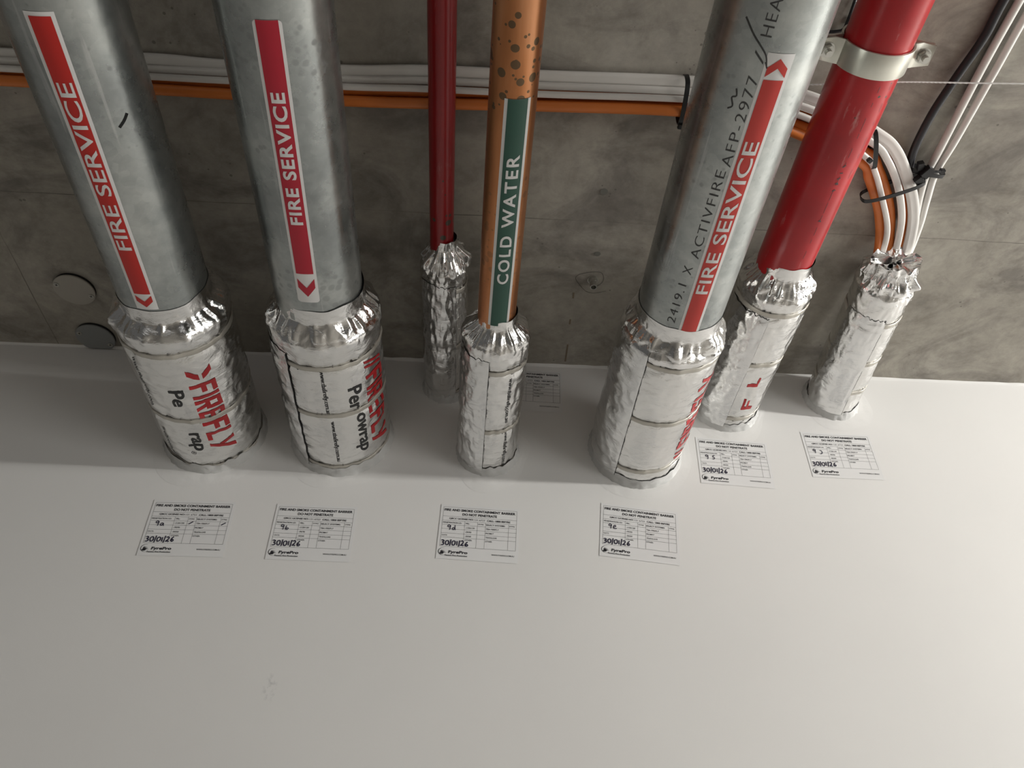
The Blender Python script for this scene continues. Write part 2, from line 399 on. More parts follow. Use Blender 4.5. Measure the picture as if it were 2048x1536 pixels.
m_stk_red = [simple('sticker_red', (0.50, 0.018, 0.012), 0.38), simple('sticker_crimson', (0.44, 0.009, 0.028), 0.34), simple('sticker_scarlet', (0.54, 0.036, 0.026), 0.36)]
m_green = simple('sticker_green', (0.018, 0.080, 0.055), 0.38)
m_paper = simple('label_paper', (0.80, 0.80, 0.795), 0.25)
m_ink = simple('printed_ink', (0.035, 0.035, 0.04), 0.5)
m_pen = simple('marker_ink', (0.012, 0.010, 0.035), 0.5)
m_sten = simple('stencil_ink', (0.06, 0.06, 0.06), 0.7)
m_pred = simple('print_red', (0.40, 0.008, 0.012), 0.35)
m_pblk = simple('print_black', (0.014, 0.014, 0.014), 0.4)
m_cabw = simple('white_cable_sheath', (0.74, 0.72, 0.685), 0.42, var=0.10, vscale=25)
m_cabo = simple('orange_cable_sheath', (0.68, 0.19, 0.035), 0.40, var=0.14, vscale=18)
m_cabk = simple('black_cable_sheath', (0.016, 0.016, 0.020), 0.42)
m_tie = simple('black_nylon', (0.010, 0.010, 0.011), 0.40)
m_zinc = simple('zinc_plate', (0.66, 0.65, 0.58), 0.34, 0.75, var=0.12, vscale=40)
m_bolt = simple('bolt_zinc', (0.55, 0.54, 0.50), 0.30, 0.9)
m_cover = simple('grey_cover_plastic', (0.40, 0.375, 0.33), 0.5)
m_cover2 = simple('grey_blue_cover_plastic', (0.25, 0.26, 0.258), 0.4)
m_string = simple('white_string', (0.66, 0.65, 0.63), 0.8)
m_rust = simple('rust_stain', (0.20, 0.155, 0.11), 0.8)
m_hole = simple('patched_hole', (0.15, 0.148, 0.13), 0.8)
m_pencil = simple('pencil', (0.10, 0.09, 0.08), 0.8)

# ---------------------------------------------------------------- the setting
wall = link_bm('wall_back', box_bm(-3.0, 4.4, 0.0, 0.15, 0.0, CEIL), m_wall); tag(wall, kind='structure')
ceil = link_bm('ceiling', box_bm(-3.0, 4.4, -5.0, 0.15, CEIL, CEIL + 0.2), m_conc); tag(ceil, kind='structure')
flo = link_bm('floor', box_bm(-3.0, 4.4, -5.0, 0.15, -0.1, 0.0), m_floor); tag(flo, kind='structure')
# ragged bead of filler along the joint of wall and slab
vv, ff = [], []
xs = [-1.3 + i * 0.006 for i in range(440)]
for i, x in enumerate(xs):
    a = 0.0030 + 0.0028 * abs(noise.noise(Vector((x * 22, 3.1, 0)))) + 0.003 * max(0, noise.noise(Vector((x * 6, 7.7, 0))) - 0.25)
    vv += [Vector((x, 0.0, CEIL - a)), Vector((x, -a * 0.55, CEIL - a * 0.45)), Vector((x, -a, CEIL))]
for i in range(len(xs) - 1):
    for k in range(2): ff.append((i * 3 + k, i * 3 + k + 1, i * 3 + k + 4, i * 3 + k + 3))
tag(link('trim_1', vv, ff, m_wall), kind='structure')
# pencil loop round the ceiling anchor (a mark on the slab)
def pix_loop(pts): return catmull([Vector((x, y, CEIL - 0.0006)) for x, y in pts], 8)
loop = pix_loop([(0.219, -0.1855), (0.200, -0.180), (0.187, -0.183), (0.176, -0.1945), (0.1665, -0.209), (0.170, -0.2175), (0.182, -0.2225), (0.198, -0.2255), (0.2065, -0.223), (0.211, -0.213), (0.2095, -0.203), (0.203, -0.1955)])
tag(link('pencil_mark', *ribbon(loop, 0.0008, 0, (0, 0, -1)), m_pencil, ceil), 'thin pencil loop drawn on the concrete')
for pts in ([(0.1670, -0.1790), (0.1675, -0.1660)], [(0.1690, -0.1180), (0.1692, -0.1060)], [(0.1722, -0.0560), (0.1726, -0.0380), (0.1730, -0.0120)]):
    p = catmull([Vector((x, y, CEIL - 0.0004)) for x, y in pts], 8)
    link('rust_mark', *ribbon(p, 0.0028, 0, (0, 0, -1)), m_rust, ceil)
for (x, y, r) in ((0.1857, -0.3775, 0.0058), (0.654, -0.345 + 0.02, 0.0055), (0.1935, -0.262, 0.005)):
    vv = [(x + r * math.cos(a * math.pi / 8), y + r * 0.9 * math.sin(a * math.pi / 8), CEIL - 0.0005) for a in range(16)]
    link('form_hole', vv, [tuple(range(16))], m_hole, ceil)

# ---------------------------------------------------------------- pipes
def cyl_pt(x, z, r, y, th):     # th in radians, 0 = underside, + towards +x
    return Vector((x + r * math.sin(th), y, Z0 + z - r * math.cos(th)))
def tube(name, x, z, r, y0, y1, mat, parent, seg=72, wall_t=0.003):
    vs, fs = [], []
    ny = 24
    for i in range(ny + 1):
        y = y0 + (y1 - y0) * i / ny
        for k in range(seg): vs.append(cyl_pt(x, z, r, y, 2 * math.pi * k / seg))
    for i in range(ny):
        for k in range(seg):
            k2 = (k + 1) % seg
            fs.append((i * seg + k, (i + 1) * seg + k, (i + 1) * seg + k2, i * seg + k2))
    fs.append(tuple(range(seg))); fs.append(tuple(ny * seg + k for k in range(seg))[::-1])
    return link(name, vs, fs, mat, parent)
def on_pipe(x, z, r, lift, yref, tha, thb=None, ya=None, yb=None):
    """fn(u, v): u runs from the wall towards the viewer (-y), v upwards in the lettering (towards -x)"""
    def fn(u, v):
        y = yref - u
        t0 = tha if thb is None else tha + (thb - tha) * (y - ya) / (yb - ya)
        return cyl_pt(x, z, r + lift, y, t0 - v / r)
    return fn
PY0 = -2.4
def chevron(u0, u1, hw, tip_neg):
    """arrow head in (u, v); tip at the u0 end if tip_neg else at the u1 end"""
    L = u1 - u0
    if not tip_neg: V = [(u1, 0), (u1 - L * 0.5, hw), (u0, hw), (u0 + L * 0.5, 0), (u0, -hw), (u1 - L * 0.5, -hw)]
    else: V = [(u0, 0), (u0 + L * 0.5, hw), (u1, hw), (u1 - L * 0.5, 0), (u1, -hw), (u0 + L * 0.5, -hw)]
    return V, [(0, 1, 2, 3), (0, 3, 4, 5)]
def rounded(u0, u1, hw, rad):
    V = []
    for cx, cy, a0 in ((u1 - rad, hw - rad, 0), (u0 + rad, hw - rad, 90), (u0 + rad, -hw + rad, 180), (u1 - rad, -hw + rad, 270)):
        for k in range(5):
            a = math.radians(a0 + k * 22.5); V.append((cx + rad * math.cos(a), cy + rad * math.sin(a)))
    return V, [tuple(range(len(V)))]

def galv_pipe(key, x, z, r, mat, label, th, y_white, y_bar, y_txt, y_chev, tip_to_wall, mred, text, hw, bhw, cap, bold, spacing, rad, kind='galvanised_pipe', grp='galvanised fire service pipes', lab_label=None):
    root = empty(kind, (x, -0.004, Z0 + z), label, 'pipe', grp)
    tube('pipe_tube', x, z, r, PY0, -0.003, mat, root)
    ya, yb = y_white
    def F(lift): return on_pipe(x, z, r, lift, 0.0, math.radians(th[0]), math.radians(th[1]), ya, yb)
    V, Fc = rounded(-yb, -ya, hw, rad) if rad else rect2(-yb, -ya, -hw, hw)
    st = link_bm('flow_label', wrap_mesh(V, Fc, F(0.0004), 0.02, 0.003), m_white, root, True)
    if lab_label: st['label'] = lab_label
    V, Fc = rect2(-y_bar[1], -y_bar[0], -bhw, bhw)
    link_bm('colour_bar', wrap_mesh(V, Fc, F(0.0007), 0.02, 0.003), mred, st, True)
    V, Fc = text_fit(text, -y_txt[1], -y_txt[0], -cap / 2, cap / 2, bold, spacing)
    link_bm('lettering', wrap_mesh(V, Fc, F(0.0010), 0, 0.003), m_white, st, False)
    if y_chev:
        V, Fc = chevron(-y_chev[1], -y_chev[0], bhw, tip_to_wall)
        link_bm('arrow', wrap_mesh(V, Fc, F(0.0007), 0, 0.003), mred, st, False)
    return root

pA = galv_pipe('A', -0.4033, 0.7798, 0.05715, m_galv[0], 'leftmost grey galvanised pipe with red fire service flow label, arrow to the wall', (3.4, -1.0), (-0.702, -0.3305), (-0.698, -0.3565), (-0.634, -0.426), (-0.354, -0.3345), True, m_stk_red[0], 'FIRE SERVICE', 0.0135, 0.0098, 0.0150, 0.012, 1.0, 0)
pB = galv_pipe('B', -0.2017, 0.783, 0.05715, m_galv[1], 'galvanised pipe second from left, crimson fire service label with a chevron pointing at the wall', (5.0, -0.3), (-0.706, -0.352), (-0.706, -0.399), (-0.635, -0.473), (-0.391, -0.362), True, m_stk_red[1], 'FIRE SERVICE', 0.0135, 0.0103, 0.0140, 0.030, 1.12, 0.004)
pE = galv_pipe('E', 0.2816, 0.7748, 0.05715, m_galv[2], 'galvanised pipe right of the copper pipe, stencilled and with arrow pointing away from wall', (1.0, 0.6), (-0.7095, -0.338), (-0.683, -0.338), (-0.616, -0.404), (-0.7045, -0.6855), False, m_stk_red[2], 'FIRE SERVICE', 0.0132, 0.0098, 0.0150, 0.012, 1.0, 0.0)
pD = galv_pipe('D', 0.0351, 0.7619, 0.0254, m_cop, 'spotted copper pipe with green cold water label in the middle of the row', (11.0, 5.3), (-0.6365, -0.314), (-0.6365, -0.314), (-0.572, -0.388), None, True, m_green, 'COLD WATER', 0.0142, 0.0106, 0.0138, 0.022, 1.22, 0, 'copper_pipe', None)
# stencilled pipe marking and scribbles
acc = Acc()
for s, y0, y1, t in (('2419.1', -0.348, -0.413, -25), ('X', -0.430, -0.442, -24), ('ACTIVFIRE', -0.456, -0.577, -21), ('AFP-2977', -0.583, -0.684, -18.5), ('/', -0.697, -0.709, -19), ('HEA', -0.723, -0.758, -19)):
    V, Fc = text_fit(s, -y0, -y1, -0.0052, 0.0052, -0.012, 1.15)
    bm = wrap_mesh(V, Fc, on_pipe(0.2816, 0.7748, 0.05715, 0.0004, 0.0, math.radians(t)), 0, 0.003)
    base = len(acc.v)
    acc.v += [v.co.copy() for v in bm.verts]; bm.verts.index_update()
    acc.f += [tuple(base + v.index for v in f.verts) for f in bm.faces]; bm.free()
link('stencil_print', acc.v, acc.f, m_sten, pE, False)
def scribble(name, root, x, z, r, pts, wdt, mat, n=8):
    """hand mark on a tube: pts = (y, degrees)"""
    path = catmull([(y, math.radians(t) * r, 0) for y, t in pts], n)
    V, Fc = ribbon(path, wdt, 0, (0, 0, 1))
    return link(name, [cyl_pt(x, z, r + 0.0005, p.x, p.y / r) for p in V], Fc, mat, root, False)
scribble('marker_tick', pA, -0.4033, 0.7798, 0.05715, [(-0.592, 50), (-0.586, 45), (-0.580, 38)], 0.0028, m_dark)
for pts in ([(-0.735, -42), (-0.722, -30), (-0.712, -19), (-0.705, -13), (-0.696, -10)], [(-0.668, -31), (-0.661, -29), (-0.658, -33), (-0.650, -30), (-0.646, -34)], [(-0.700, -12), (-0.694, -9)]):
    scribble('marker_scribble', pE, 0.2816, 0.7748, 0.05715, pts, 0.0014, m_sten, 6)

pC = empty('red_pipe', (-0.045, -0.004, Z0 + 0.8973), 'thin dark red pipe running between second galvanised pipe and copper pipe', 'pipe', 'red painted pipes')
tube('pipe_tube', -0.045, 0.8973, 0.01685, PY0, -0.003, m_red_s, pC, 40)
pF = empty('red_pipe', (0.4496, -0.004, Z0 + 0.8786), 'thick bright red pipe held by a metal clamp on the right', 'pipe', 'red painted pipes')
tube('pipe_tube', 0.4496, 0.8786, 0.03805, PY0, -0.003, m_red_l, pF, 64)
acc = Acc()
rnd = random.Random(3)
def dash_line(th, ys, step, wdt, jit):
    y = ys[0]
    while y < ys[1]:
        ln = step * rnd.uniform(0.3, 1.1)
        path = [Vector((y + ln * k / 3, math.radians(th + rnd.uniform(-jit, jit)) * 0.03805, 0)) for k in range(4)]
        V, Fc = ribbon(path, wdt, 0, (0, 0, 1)); acc.add([cyl_pt(0.4496, 0.8786, 0.03805 + 0.0004, p.x, p.y / 0.03805) for p in V], Fc)
        y += step * 1.25
dash_line(8, (-0.62, -0.36), 0.016, 0.0006, 0.4)
dash_line(31, (-0.62, -0.50), 0.018, 0.0005, 0.3)
for yb in (-0.515, -0.505, -0.497, -0.489, -0.478, -0.43):
    path = [Vector((yb + rnd.uniform(-0.002, 0.002), math.radians(8 + t) * 0.03805, 0)) for t in (-3, -1, 1, 3)]
    V, Fc = ribbon(path, 0.0016, 0, (0, 0, 1)); acc.add([cyl_pt(0.4496, 0.8786, 0.03845, p.x, p.y / 0.03805) for p in V], Fc)
link('factory_print', acc.v, acc.f, m_sten, pF, False)

# ---------------------------------------------------------------- fire wraps
class Wrap:
    def __init__(s, x, z, rp, rw, yc, L, bands, seed, x2=None, z2=None, amp=1.0):
        s.x, s.z, s.rp, s.rw, s.yc, s.L, s.bands, s.seed, s.amp = x, z, rp, rw, yc, L, bands, seed, amp
        s.x2 = x if x2 is None else x2; s.z2 = z if z2 is None else z2     # axis at the collar end
    def axis(s, y):
        t = -y / 0.31
        return s.x + (s.x2 - s.x) * t, s.z + (s.z2 - s.z) * t
    def R(s, y, th):
        p = Vector((math.sin(th) * 3.0 + s.seed * 5.1, y * 26, math.cos(th) * 3.0))
        q = Vector((math.sin(th) * 5.5 + s.seed, y * 60 + th * 1.5, math.cos(th) * 5.5 + 9))
        cf = crumple(Vector((math.sin(th) * s.rw, y * 1.4, math.cos(th) * s.rw)) + Vector((s.seed, 0, 0)), 34)
        d = 0.0026 * noise.noise(p * 0.55) + 0.0024 * (0.35 - abs(noise.noise(p * 1.3 + Vector((4, 4, 4))))) \
            + 0.0020 * (0.3 - abs(noise.noise(q * 0.9))) + 0.0016 * (cf - 0.3) * (0.35 + 0.65 * abs(math.sin(th - 0.2)))
        pinch = sum(0.0021 * math.exp(-((y - yb) / 0.0085) ** 2) for yb in s.bands)
        r = s.rw + d * s.amp - pinch
        e = (y + s.L)                       # rounded shoulder at the open end
        if e < 0.014: r -= 0.011 * (1 - max(0.0, e) / 0.014) ** 2
        return r
    def pt(s, y, th, lift=0.0):
        ax, az = s.axis(y)
        return cyl_pt(ax, az, s.R(y, th) + lift, y, th)
    def sheet(s, fn_r, ys, ths, closed):
        vs, fs = [], []; n = len(ths)
        for i, y in enumerate(ys):
            for t in ths:
                yy, r = fn_r(i, y, t); ax, az = s.axis(yy); vs.append(cyl_pt(ax, az, r, yy, t))
        for i in range(len(ys) - 1):
            for k in range(n if closed else n - 1):
                k2 = (k + 1) % n; fs.append((i * n + k, (i + 1) * n + k, (i + 1) * n + k2, i * n + k2))
        return vs, fs
def full(n): return [2 * math.pi * k / n - math.pi for k in range(n)]
def crumple(p, f):
    d = noise.voronoi(p * f)[0]
    return min(1.0, d[0]) - 0.35 * (d[1] - d[0])

def build_wrap(W, label, bands_from=None, flap=None, pleat=0.0034, grp='foil fire wraps', collar_wild=1.0, cap=False, bulge=0.0):
    ax, az = W.axis(0)
    root = empty('pipe_wrap', (ax, -0.001, Z0 + az), label, 'fire wrap', grp)
    # blanket
    ny, nt = 120, 150
    ys = [-W.L + W.L * i / ny - 0.0006 for i in range(ny + 1)]
    vs, fs = W.sheet(lambda i, y, t: (y, W.R(y, t)), ys, full(nt), True)
    # end cap of the blanket down to the pipe
    n = nt; o = len(vs)
    for t in full(nt):
        a2, b2 = W.axis(-W.L); vs.append(cyl_pt(a2, b2, W.rp + 0.0008, -W.L - 0.001, t))
    for k in range(n): fs.append((k, (k + 1) % n, o + (k + 1) % n, o + k))
    link('foil_blanket', vs, fs, m_foil, root)
    # tape collar closing the blanket onto the pipe
    nt = 168; nc = 40
    straight = (0.0 if cap else 0.020) if W.rp > 0.03 else 0.012
    y_fl = W.yc + straight; y_sh = -W.L + 0.006
    def rad(i, y, t):
        k = i / nc
        jag = 0.5 + 0.5 * noise.noise(Vector((math.sin(t) * 4 + W.seed * 3, math.cos(t) * 4, 2.2)))
        jag = round(jag * 5) / 5
        y_end = y_sh + 0.010 + 0.012 * jag
        top = W.yc + (0.016 if cap else 0.004) * noise.noise(Vector((math.sin(t) * 2.2, math.cos(t) * 2.2, W.seed)))
        yy = top + (y_end - top) * k
        base_r = W.rp + 0.0007
        if cap: base_r *= 0.96 + 0.30 * noise.noise(Vector((math.sin(t) * 2.6 + 4, math.cos(t) * 2.6, yy * 14)))
        if yy <= y_fl: r = base_r
        elif yy >= y_sh: r = W.R(yy, t) + 0.0009
        else:
            q = (yy - y_fl) / (y_sh - y_fl); q = q * q * (3 - 2 * q)
            r = base_r + (W.R(y_sh, t) + 0.0009 - base_r) * q
        am = math.exp(-((yy - (y_fl + y_sh) / 2 - 0.004) / 0.014) ** 2)
        pl = noise.noise(Vector((math.sin(t) * 5 + W.seed, math.cos(t) * 5, yy * 9 + W.seed * 2)))
        pl2 = abs(noise.noise(Vector((math.sin(t) * 8.5 + 7 + W.seed, math.cos(t) * 8.5, yy * 12))))
        p = Vector((math.sin(t) * W.rw, yy, math.cos(t) * W.rw))
        cr = crumple(p + Vector((W.seed, 0, 0)), 52)
        r += am * bulge * (0.6 + 0.8 * noise.noise(Vector((math.sin(t) * 2, math.cos(t) * 2, W.seed + 3)))) + am * (pleat * (1.5 * pl - 1.6 * pl2 + 0.22) + 0.0048 * collar_wild * (cr - 0.35))
        r += 0.0012 * (cr - 0.3) * min(1, max(0, (yy - W.yc) / 0.012)) * (0.3 + collar_wild * 0.5)
        return yy, max(r, base_r if yy < y_sh - 0.006 else W.R(yy, t) + 0.0006)
    vs, fs = W.sheet(rad, list(range(nc + 1)), full(nt), True)
    if cap:
        n = nt; prev = 0
        for q in (0.75, 0.45, 0.15):
            o = len(vs)
            for k, t in enumerate(full(nt)):
                y0 = vs[k].y; a2, b2 = W.axis(W.yc)
                vs.append(cyl_pt(a2, b2, (W.rp + 0.0007) * q, y0 + 0.010 * (1 - q) + 0.004 * noise.noise(Vector((math.sin(t) * 3 * q + 5, math.cos(t) * 3 * q, q * 3))), t))
            fs += [(prev + (k + 1) % n, prev + k, o + k, o + (k + 1) % n) for k in range(n)]; prev = o
        fs.append(tuple(prev + k for k in range(n)))
    link('tape_collar', vs, fs, m_tape, root)
    # steel bands with torn foil flecks along the edge
    for bi, yb in enumerate(W.bands):
        hw = 0.0040
        sec = [(-hw, 0.0004), (-hw, 0.0016), (-hw * 0.7, 0.0020), (hw * 0.7, 0.0020), (hw, 0.0016), (hw, 0.0004)]
        vs, fs = W.sheet(lambda i, y, t: (y, W.R(yb, t) + 0.0002 + sec[i][1]), [yb + q[0] for q in sec], full(110), True)
        fm = [0] * len(fs)
        rn = random.Random(bi * 17 + int(W.seed * 10))
        for k in range(11):
            t0 = rn.uniform(-1.3, 1.6); ln = rn.uniform(0.02, 0.10) * 0.06 / W.rw; hgt = rn.uniform(0.0008, 0.0022)
            o = len(vs); side = -1 if rn.random() < 0.75 else 1
            for t, hh in ((t0, 0), (t0 + ln * 0.5, hgt), (t0 + ln, 0)):
                vs.append(W.pt(yb + side * (hw + hh), t, 0.0013))
            fs.append((o, o + 1, o + 2)); fm.append(1)
        link('steel_band', vs, fs, None, root, mats=[m_band, m_dark], fmat=fm)
    # overlap: the outer end of the wrap, stuck down over the bands on one side
    if flap:
        ta, tb, ye0, ye1 = [flap[0], flap[1], flap[2], flap[3]]
        nth = 60; ths = [math.radians(ta + (tb - ta) * k / nth) for k in range(nth + 1)]
        nyf = 80
        def fr(i, y, t):
            k = (t - ths[0]) / (ths[-1] - ths[0]); yk = i / nyf
            edge = 0.0035 * noise.noise(Vector((t * 5, W.seed, 0))) + 0.004 * (k > 0.5) * noise.noise(Vector((t * 12, 3, W.seed)))
            yy = ye0 + edge + (ye1 - ye0 - edge) * yk
            p = Vector((math.sin(t) * W.rw, yy, math.cos(t) * W.rw))
            cr = crumple(p + Vector((W.seed * 2, 0, 1)), 26)
            fold = 0.35 - abs(noise.noise(Vector((t * 2.2 + W.seed, yy * 20, 5))))
            puff = math.sin(math.pi * min(1, max(0, k))) ** 0.5
            r = W.R(yy, t) + (0.0005 + 0.0012 * min(1.0, i / 5)) + puff * min(1.0, 0.2 + i / 8) * W.amp * (0.0024 * (cr - 0.2) + 0.0030 * fold + 0.001)
            mn = 0.0006 + 0.0012 * min(1.0, i / 4) + 0.0022 * sum(math.exp(-((yy - yb) / 0.008) ** 2) for yb in W.bands)
            return yy, max(r, W.R(yy, t) + mn)
        vs, fs = W.sheet(fr, list(range(nyf + 1)), ths, False)
        # straight cut edge wobble and the dark line under it
        link('overlap_flap', vs, fs, m_flap, root)
        path = [(y, ths[-1] if abs(tb) < abs(ta) or True else ths[0]) for y in [ye0 + (ye1 - ye0) * k / 60 for k in range(61)]]
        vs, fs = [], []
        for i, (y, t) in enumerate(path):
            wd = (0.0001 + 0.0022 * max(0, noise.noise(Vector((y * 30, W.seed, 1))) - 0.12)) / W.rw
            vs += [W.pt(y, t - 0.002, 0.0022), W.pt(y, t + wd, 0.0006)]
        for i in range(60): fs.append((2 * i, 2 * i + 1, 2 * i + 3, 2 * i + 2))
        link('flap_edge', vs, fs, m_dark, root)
    # sealant bead at the wall and the skim of filler around it
    nt = 96
    def sr(i, y, t):
        k = i / 6
        nn = noise.noise(Vector((math.sin(t) * 5 + W.seed, math.cos(t) * 5, k * 2)))
        n2 = noise.noise(Vector((math.sin(t) * 14 + W.seed, math.cos(t) * 14, k * 3)))
        yy = -(0.016 + 0.008 * nn) * (1 - k) - 0.0002
        r = W.rw + 0.0012 + 0.0058 * k ** 1.6 + 0.0018 * n2 * (0.4 + k)
        return yy, max(r, W.R(yy, t) + 0.0010)
    vs, fs = W.sheet(sr, list(range(7)), full(nt), True)
    link('sealant_bead', vs, fs, m_seal, root)
    def fl(i, y, t):
        k = i / 8
        nn = noise.noise(Vector((math.sin(t) * 1.6 + W.seed * 2, math.cos(t) * 1.6, 0.5)))
        n2 = noise.noise(Vector((math.sin(t) * 5 + W.seed * 2, math.cos(t) * 5, k * 4)))
        out = 0.016 + 0.012 * nn + 0.010 * max(0, math.cos(t))
        lim = W.rw + 0.004 + out * k
        if math.cos(t) < 0: lim = min(lim, (CEIL - Z0 - W.z - 0.008) / max(0.05, -math.cos(t)))
        return -0.0001 - 0.0009 * (1 - k) * (1 + 0.8 * n2), lim
    vs, fs = W.sheet(fl, list(range(9)), full(nt), True)
    link('filler_skim', vs, fs, m_fill, root)
    return root

def wrap_fn(W, lift, yref, th0, toward_wall):
    """lettering on a wrap: toward_wall reads from the pipe to the wall with its tops to +x, else the other way round"""
    sg = 1 if toward_wall else -1
    return lambda u, v: W.pt(yref + sg * u, th0 + sg * v / W.rw, lift)
GLY = {   # block letters of the red mark: polygons in a unit cell 0.62 wide
 'F': [[(0, 0), (.2, 0), (.2, 1), (0, 1)], [(.2, .8), (.66, .8), (.66, 1), (.2, 1)], [(.2, .4), (.56, .4), (.56, .6), (.2, .6)]],
 'I': [[(0, 0), (.2, 0), (.2, 1), (0, 1)]],
 'R': [[(0, 0), (.2, 0), (.2, 1), (0, 1)], [(.2, .82), (.62, .82), (.62, 1), (.2, 1)], [(.44, .48), (.64, .48), (.64, .9), (.44, .9)], [(.2, .36), (.62, .36), (.62, .54), (.2, .54)], [(.30, .36), (.48, .36), (.68, 0), (.46, 0)]],
 'E': [[(0, 0), (.2, 0), (.2, 1), (0, 1)], [(.2, .82), (.64, .82), (.64, 1), (.2, 1)], [(.2, .41), (.56, .41), (.56, .59), (.2, .59)], [(.2, 0), (.64, 0), (.64, .18), (.2, .18)]],
 'L': [[(0, 0), (.2, 0), (.2, 1), (0, 1)], [(.2, 0), (.60, 0), (.60, .18), (.2, .18)]],
 'Y': [[(-.02, 1), (.2, 1), (.42, .52), (.32, .36)], [(.64, 1), (.86, 1), (.42, 0), (.20, 0)]],
 '/': [[(0, .0), (.16, .0), (.60, 1), (.44, 1)]],
 '<': [[(.30, .0), (.55, .0), (.85, .45), (.60, .45)], [(.60, .58), (.85, .58), (.55, 1), (.30, 1)]],
}
ADV = {'I': .32, '/': .34, '<': .95, ' ': .25, 'L': .68, 'F': .76, 'Y': .9}
def block(s, u0, u1, v0, v1):
    x = 0; P = []
    for ch in s:
        for p in GLY.get(ch, []): P.append([(x + a, b) for a, b in p])
        x += ADV.get(ch, .8)
    mx = max(a for p in P for a, b in p); mn = min(a for p in P for a, b in p)
    V, Fc = [], []
    for p in P:
        o = len(V); V += [(u0 + (a - mn) / (mx - mn) * (u1 - u0), v0 + b * (v1 - v0)) for a, b in p]; Fc.append(tuple(range(o, o + len(p))))
    return V, Fc
def letter(W, root, name, mat, items, toward_wall, lift=0.0005):
    for it in items: letter1(W, root, 'web_address' if it[0].endswith(('.au', '.com')) else name, mat, [it], toward_wall, lift)
def letter1(W, root, name, mat, items, toward_wall, lift):
    """items: (text or block string, y start, y end, degrees of mid line, height, bold, is_block)"""
    acc = Acc()
    for s, y0, y1, th, h, bold, isb in items:
        L = abs(y1 - y0)
        V, Fc = block(s, 0, L, -h / 2, h / 2) if isb else text_fit(s, 0, L, -h / 2, h / 2, bold)
        bm = wrap_mesh(V, Fc, wrap_fn(W, lift, y0, math.radians(th), toward_wall), 0.004, 0.004)
        base = len(acc.v); bm.verts.index_update()
        acc.v += [v.co.copy() for v in bm.verts]; acc.f += [tuple(base + v.index for v in f.verts) for f in bm.faces]; bm.free()
    return link(name, acc.v, acc.f, mat, root, True)

WA = Wrap(-0.4033, 0.7798, 0.05715, 0.0745, -0.327, 0.297, (-0.2585, -0.1225, -0.010), 1.3, amp=0.8)
rA = build_wrap(WA, 'foil fire wrap on leftmost pipe, red and black print, bands all round', pleat=0.0040)
letter(WA, rA, 'red_lettering', m_pred, [('FIREFLY', -0.198, -0.046, 31, 0.037, 0, True), ('<', -0.228, -0.205, 31, 0.034, 0, True)], True)
letter(WA, rA, 'black_lettering', m_pblk, [('Pe', -0.192, -0.158, 2, 0.0205, 0.02, False), ('rap', -0.096, -0.053, 1.5, 0.0205, 0.02, False), ('\u00ae', -0.051, -0.043, -4, 0.0075, 0.0, False),
    ('www.tbafirefly.com', -0.245, -0.145, -35, 0.0085, 0.01, False), ('firefly.com.au', -0.095, -0.026, -34, 0.0085, 0.01, False)], True)

WB = Wrap(-0.2000, 0.783, 0.05715, 0.0755, -0.335, 0.298, (-0.2442, -0.1426, -0.0174), 2.7, amp=0.7)
rB = build_wrap(WB, 'foil fire wrap on second pipe from left, torn overlap on its left side', flap=(-92, -34, -0.262, -0.004), pleat=0.0038)
letter(WB, rB, 'red_lettering', m_pred, [('FIREFLY', -0.207, -0.043, 62, 0.036, 0, True), ('//', -0.237, -0.212, 61, 0.034, 0, True)], True)
letter(WB, rB, 'black_lettering', m_pblk, [('Per', -0.199, -0.149, 34, 0.0215, 0.02, False), ('owrap', -0.136, -0.046, 35, 0.0200, 0.02, False),
    ('www.tbafirefly.com.au', -0.241, -0.149, 2, 0.0085, 0.012, False), ('www.tbafirefly.com.au', -0.131, -0.034, 5, 0.0085, 0.012, False)], True)

WD = Wrap(0.0370, 0.762, 0.0254, 0.0455, -0.3195, 0.291, (-0.2393, -0.1067, -0.008), 4.1, amp=0.8)
rD = build_wrap(WD, 'narrow foil fire wrap on the copper pipe, web address down its right side', flap=(-110, -11, -0.262, -0.003), pleat=0.0040)
letter(WD, rD, 'black_lettering', m_pblk, [('www.tbafirefly.com.au', -0.227, -0.128, 29, 0.0082, 0.012, False), ('www.tbafirefly.com.au', -0.104, -0.014, 30.5, 0.0082, 0.012, False)], True)

WC = Wrap(-0.0375, 0.8973, 0.01685, 0.0340, -0.3285, 0.292, (-0.2486, -0.1289, -0.016), 5.2, x2=-0.0410, amp=0.75)
rC = build_wrap(WC, 'slim crumpled foil fire wrap on thin red pipe behind the copper pipe', flap=(-95, 30, -0.262, -0.002), pleat=0.0055, collar_wild=2.0, bulge=0.007)

WE = Wrap(0.2816, 0.7748, 0.05715, 0.0718, -0.339, 0.302, (-0.2749, -0.1569, -0.036), 6.6, amp=0.7)
rE = build_wrap(WE, 'foil fire wrap on the stencilled galvanised pipe, red mark running up its right', flap=(-115, -35, -0.300, -0.012), pleat=0.0034)
letter(WE, rE, 'red_lettering', m_pred, [('FIREFLY', -0.078, -0.247, 53, 0.040, 0, True), ('//', -0.040, -0.068, 54, 0.037, 0, True)], False)

WF = Wrap(0.4510, 0.8786, 0.03805, 0.0545, -0.3445, 0.305, (-0.2696, -0.1612, -0.0286), 7.9, amp=0.8)
rF = build_wrap(WF, 'foil fire wrap on thick red pipe, only scraps of red print showing', flap=(-100, -14, -0.262, -0.010), pleat=0.0030, collar_wild=1.2)
letter(WF, rF, 'red_lettering', m_pred, [('F', -0.056, -0.082, 12, 0.018, 0, True), ('L', -0.112, -0.134, 6, 0.018, 0, True)], False)

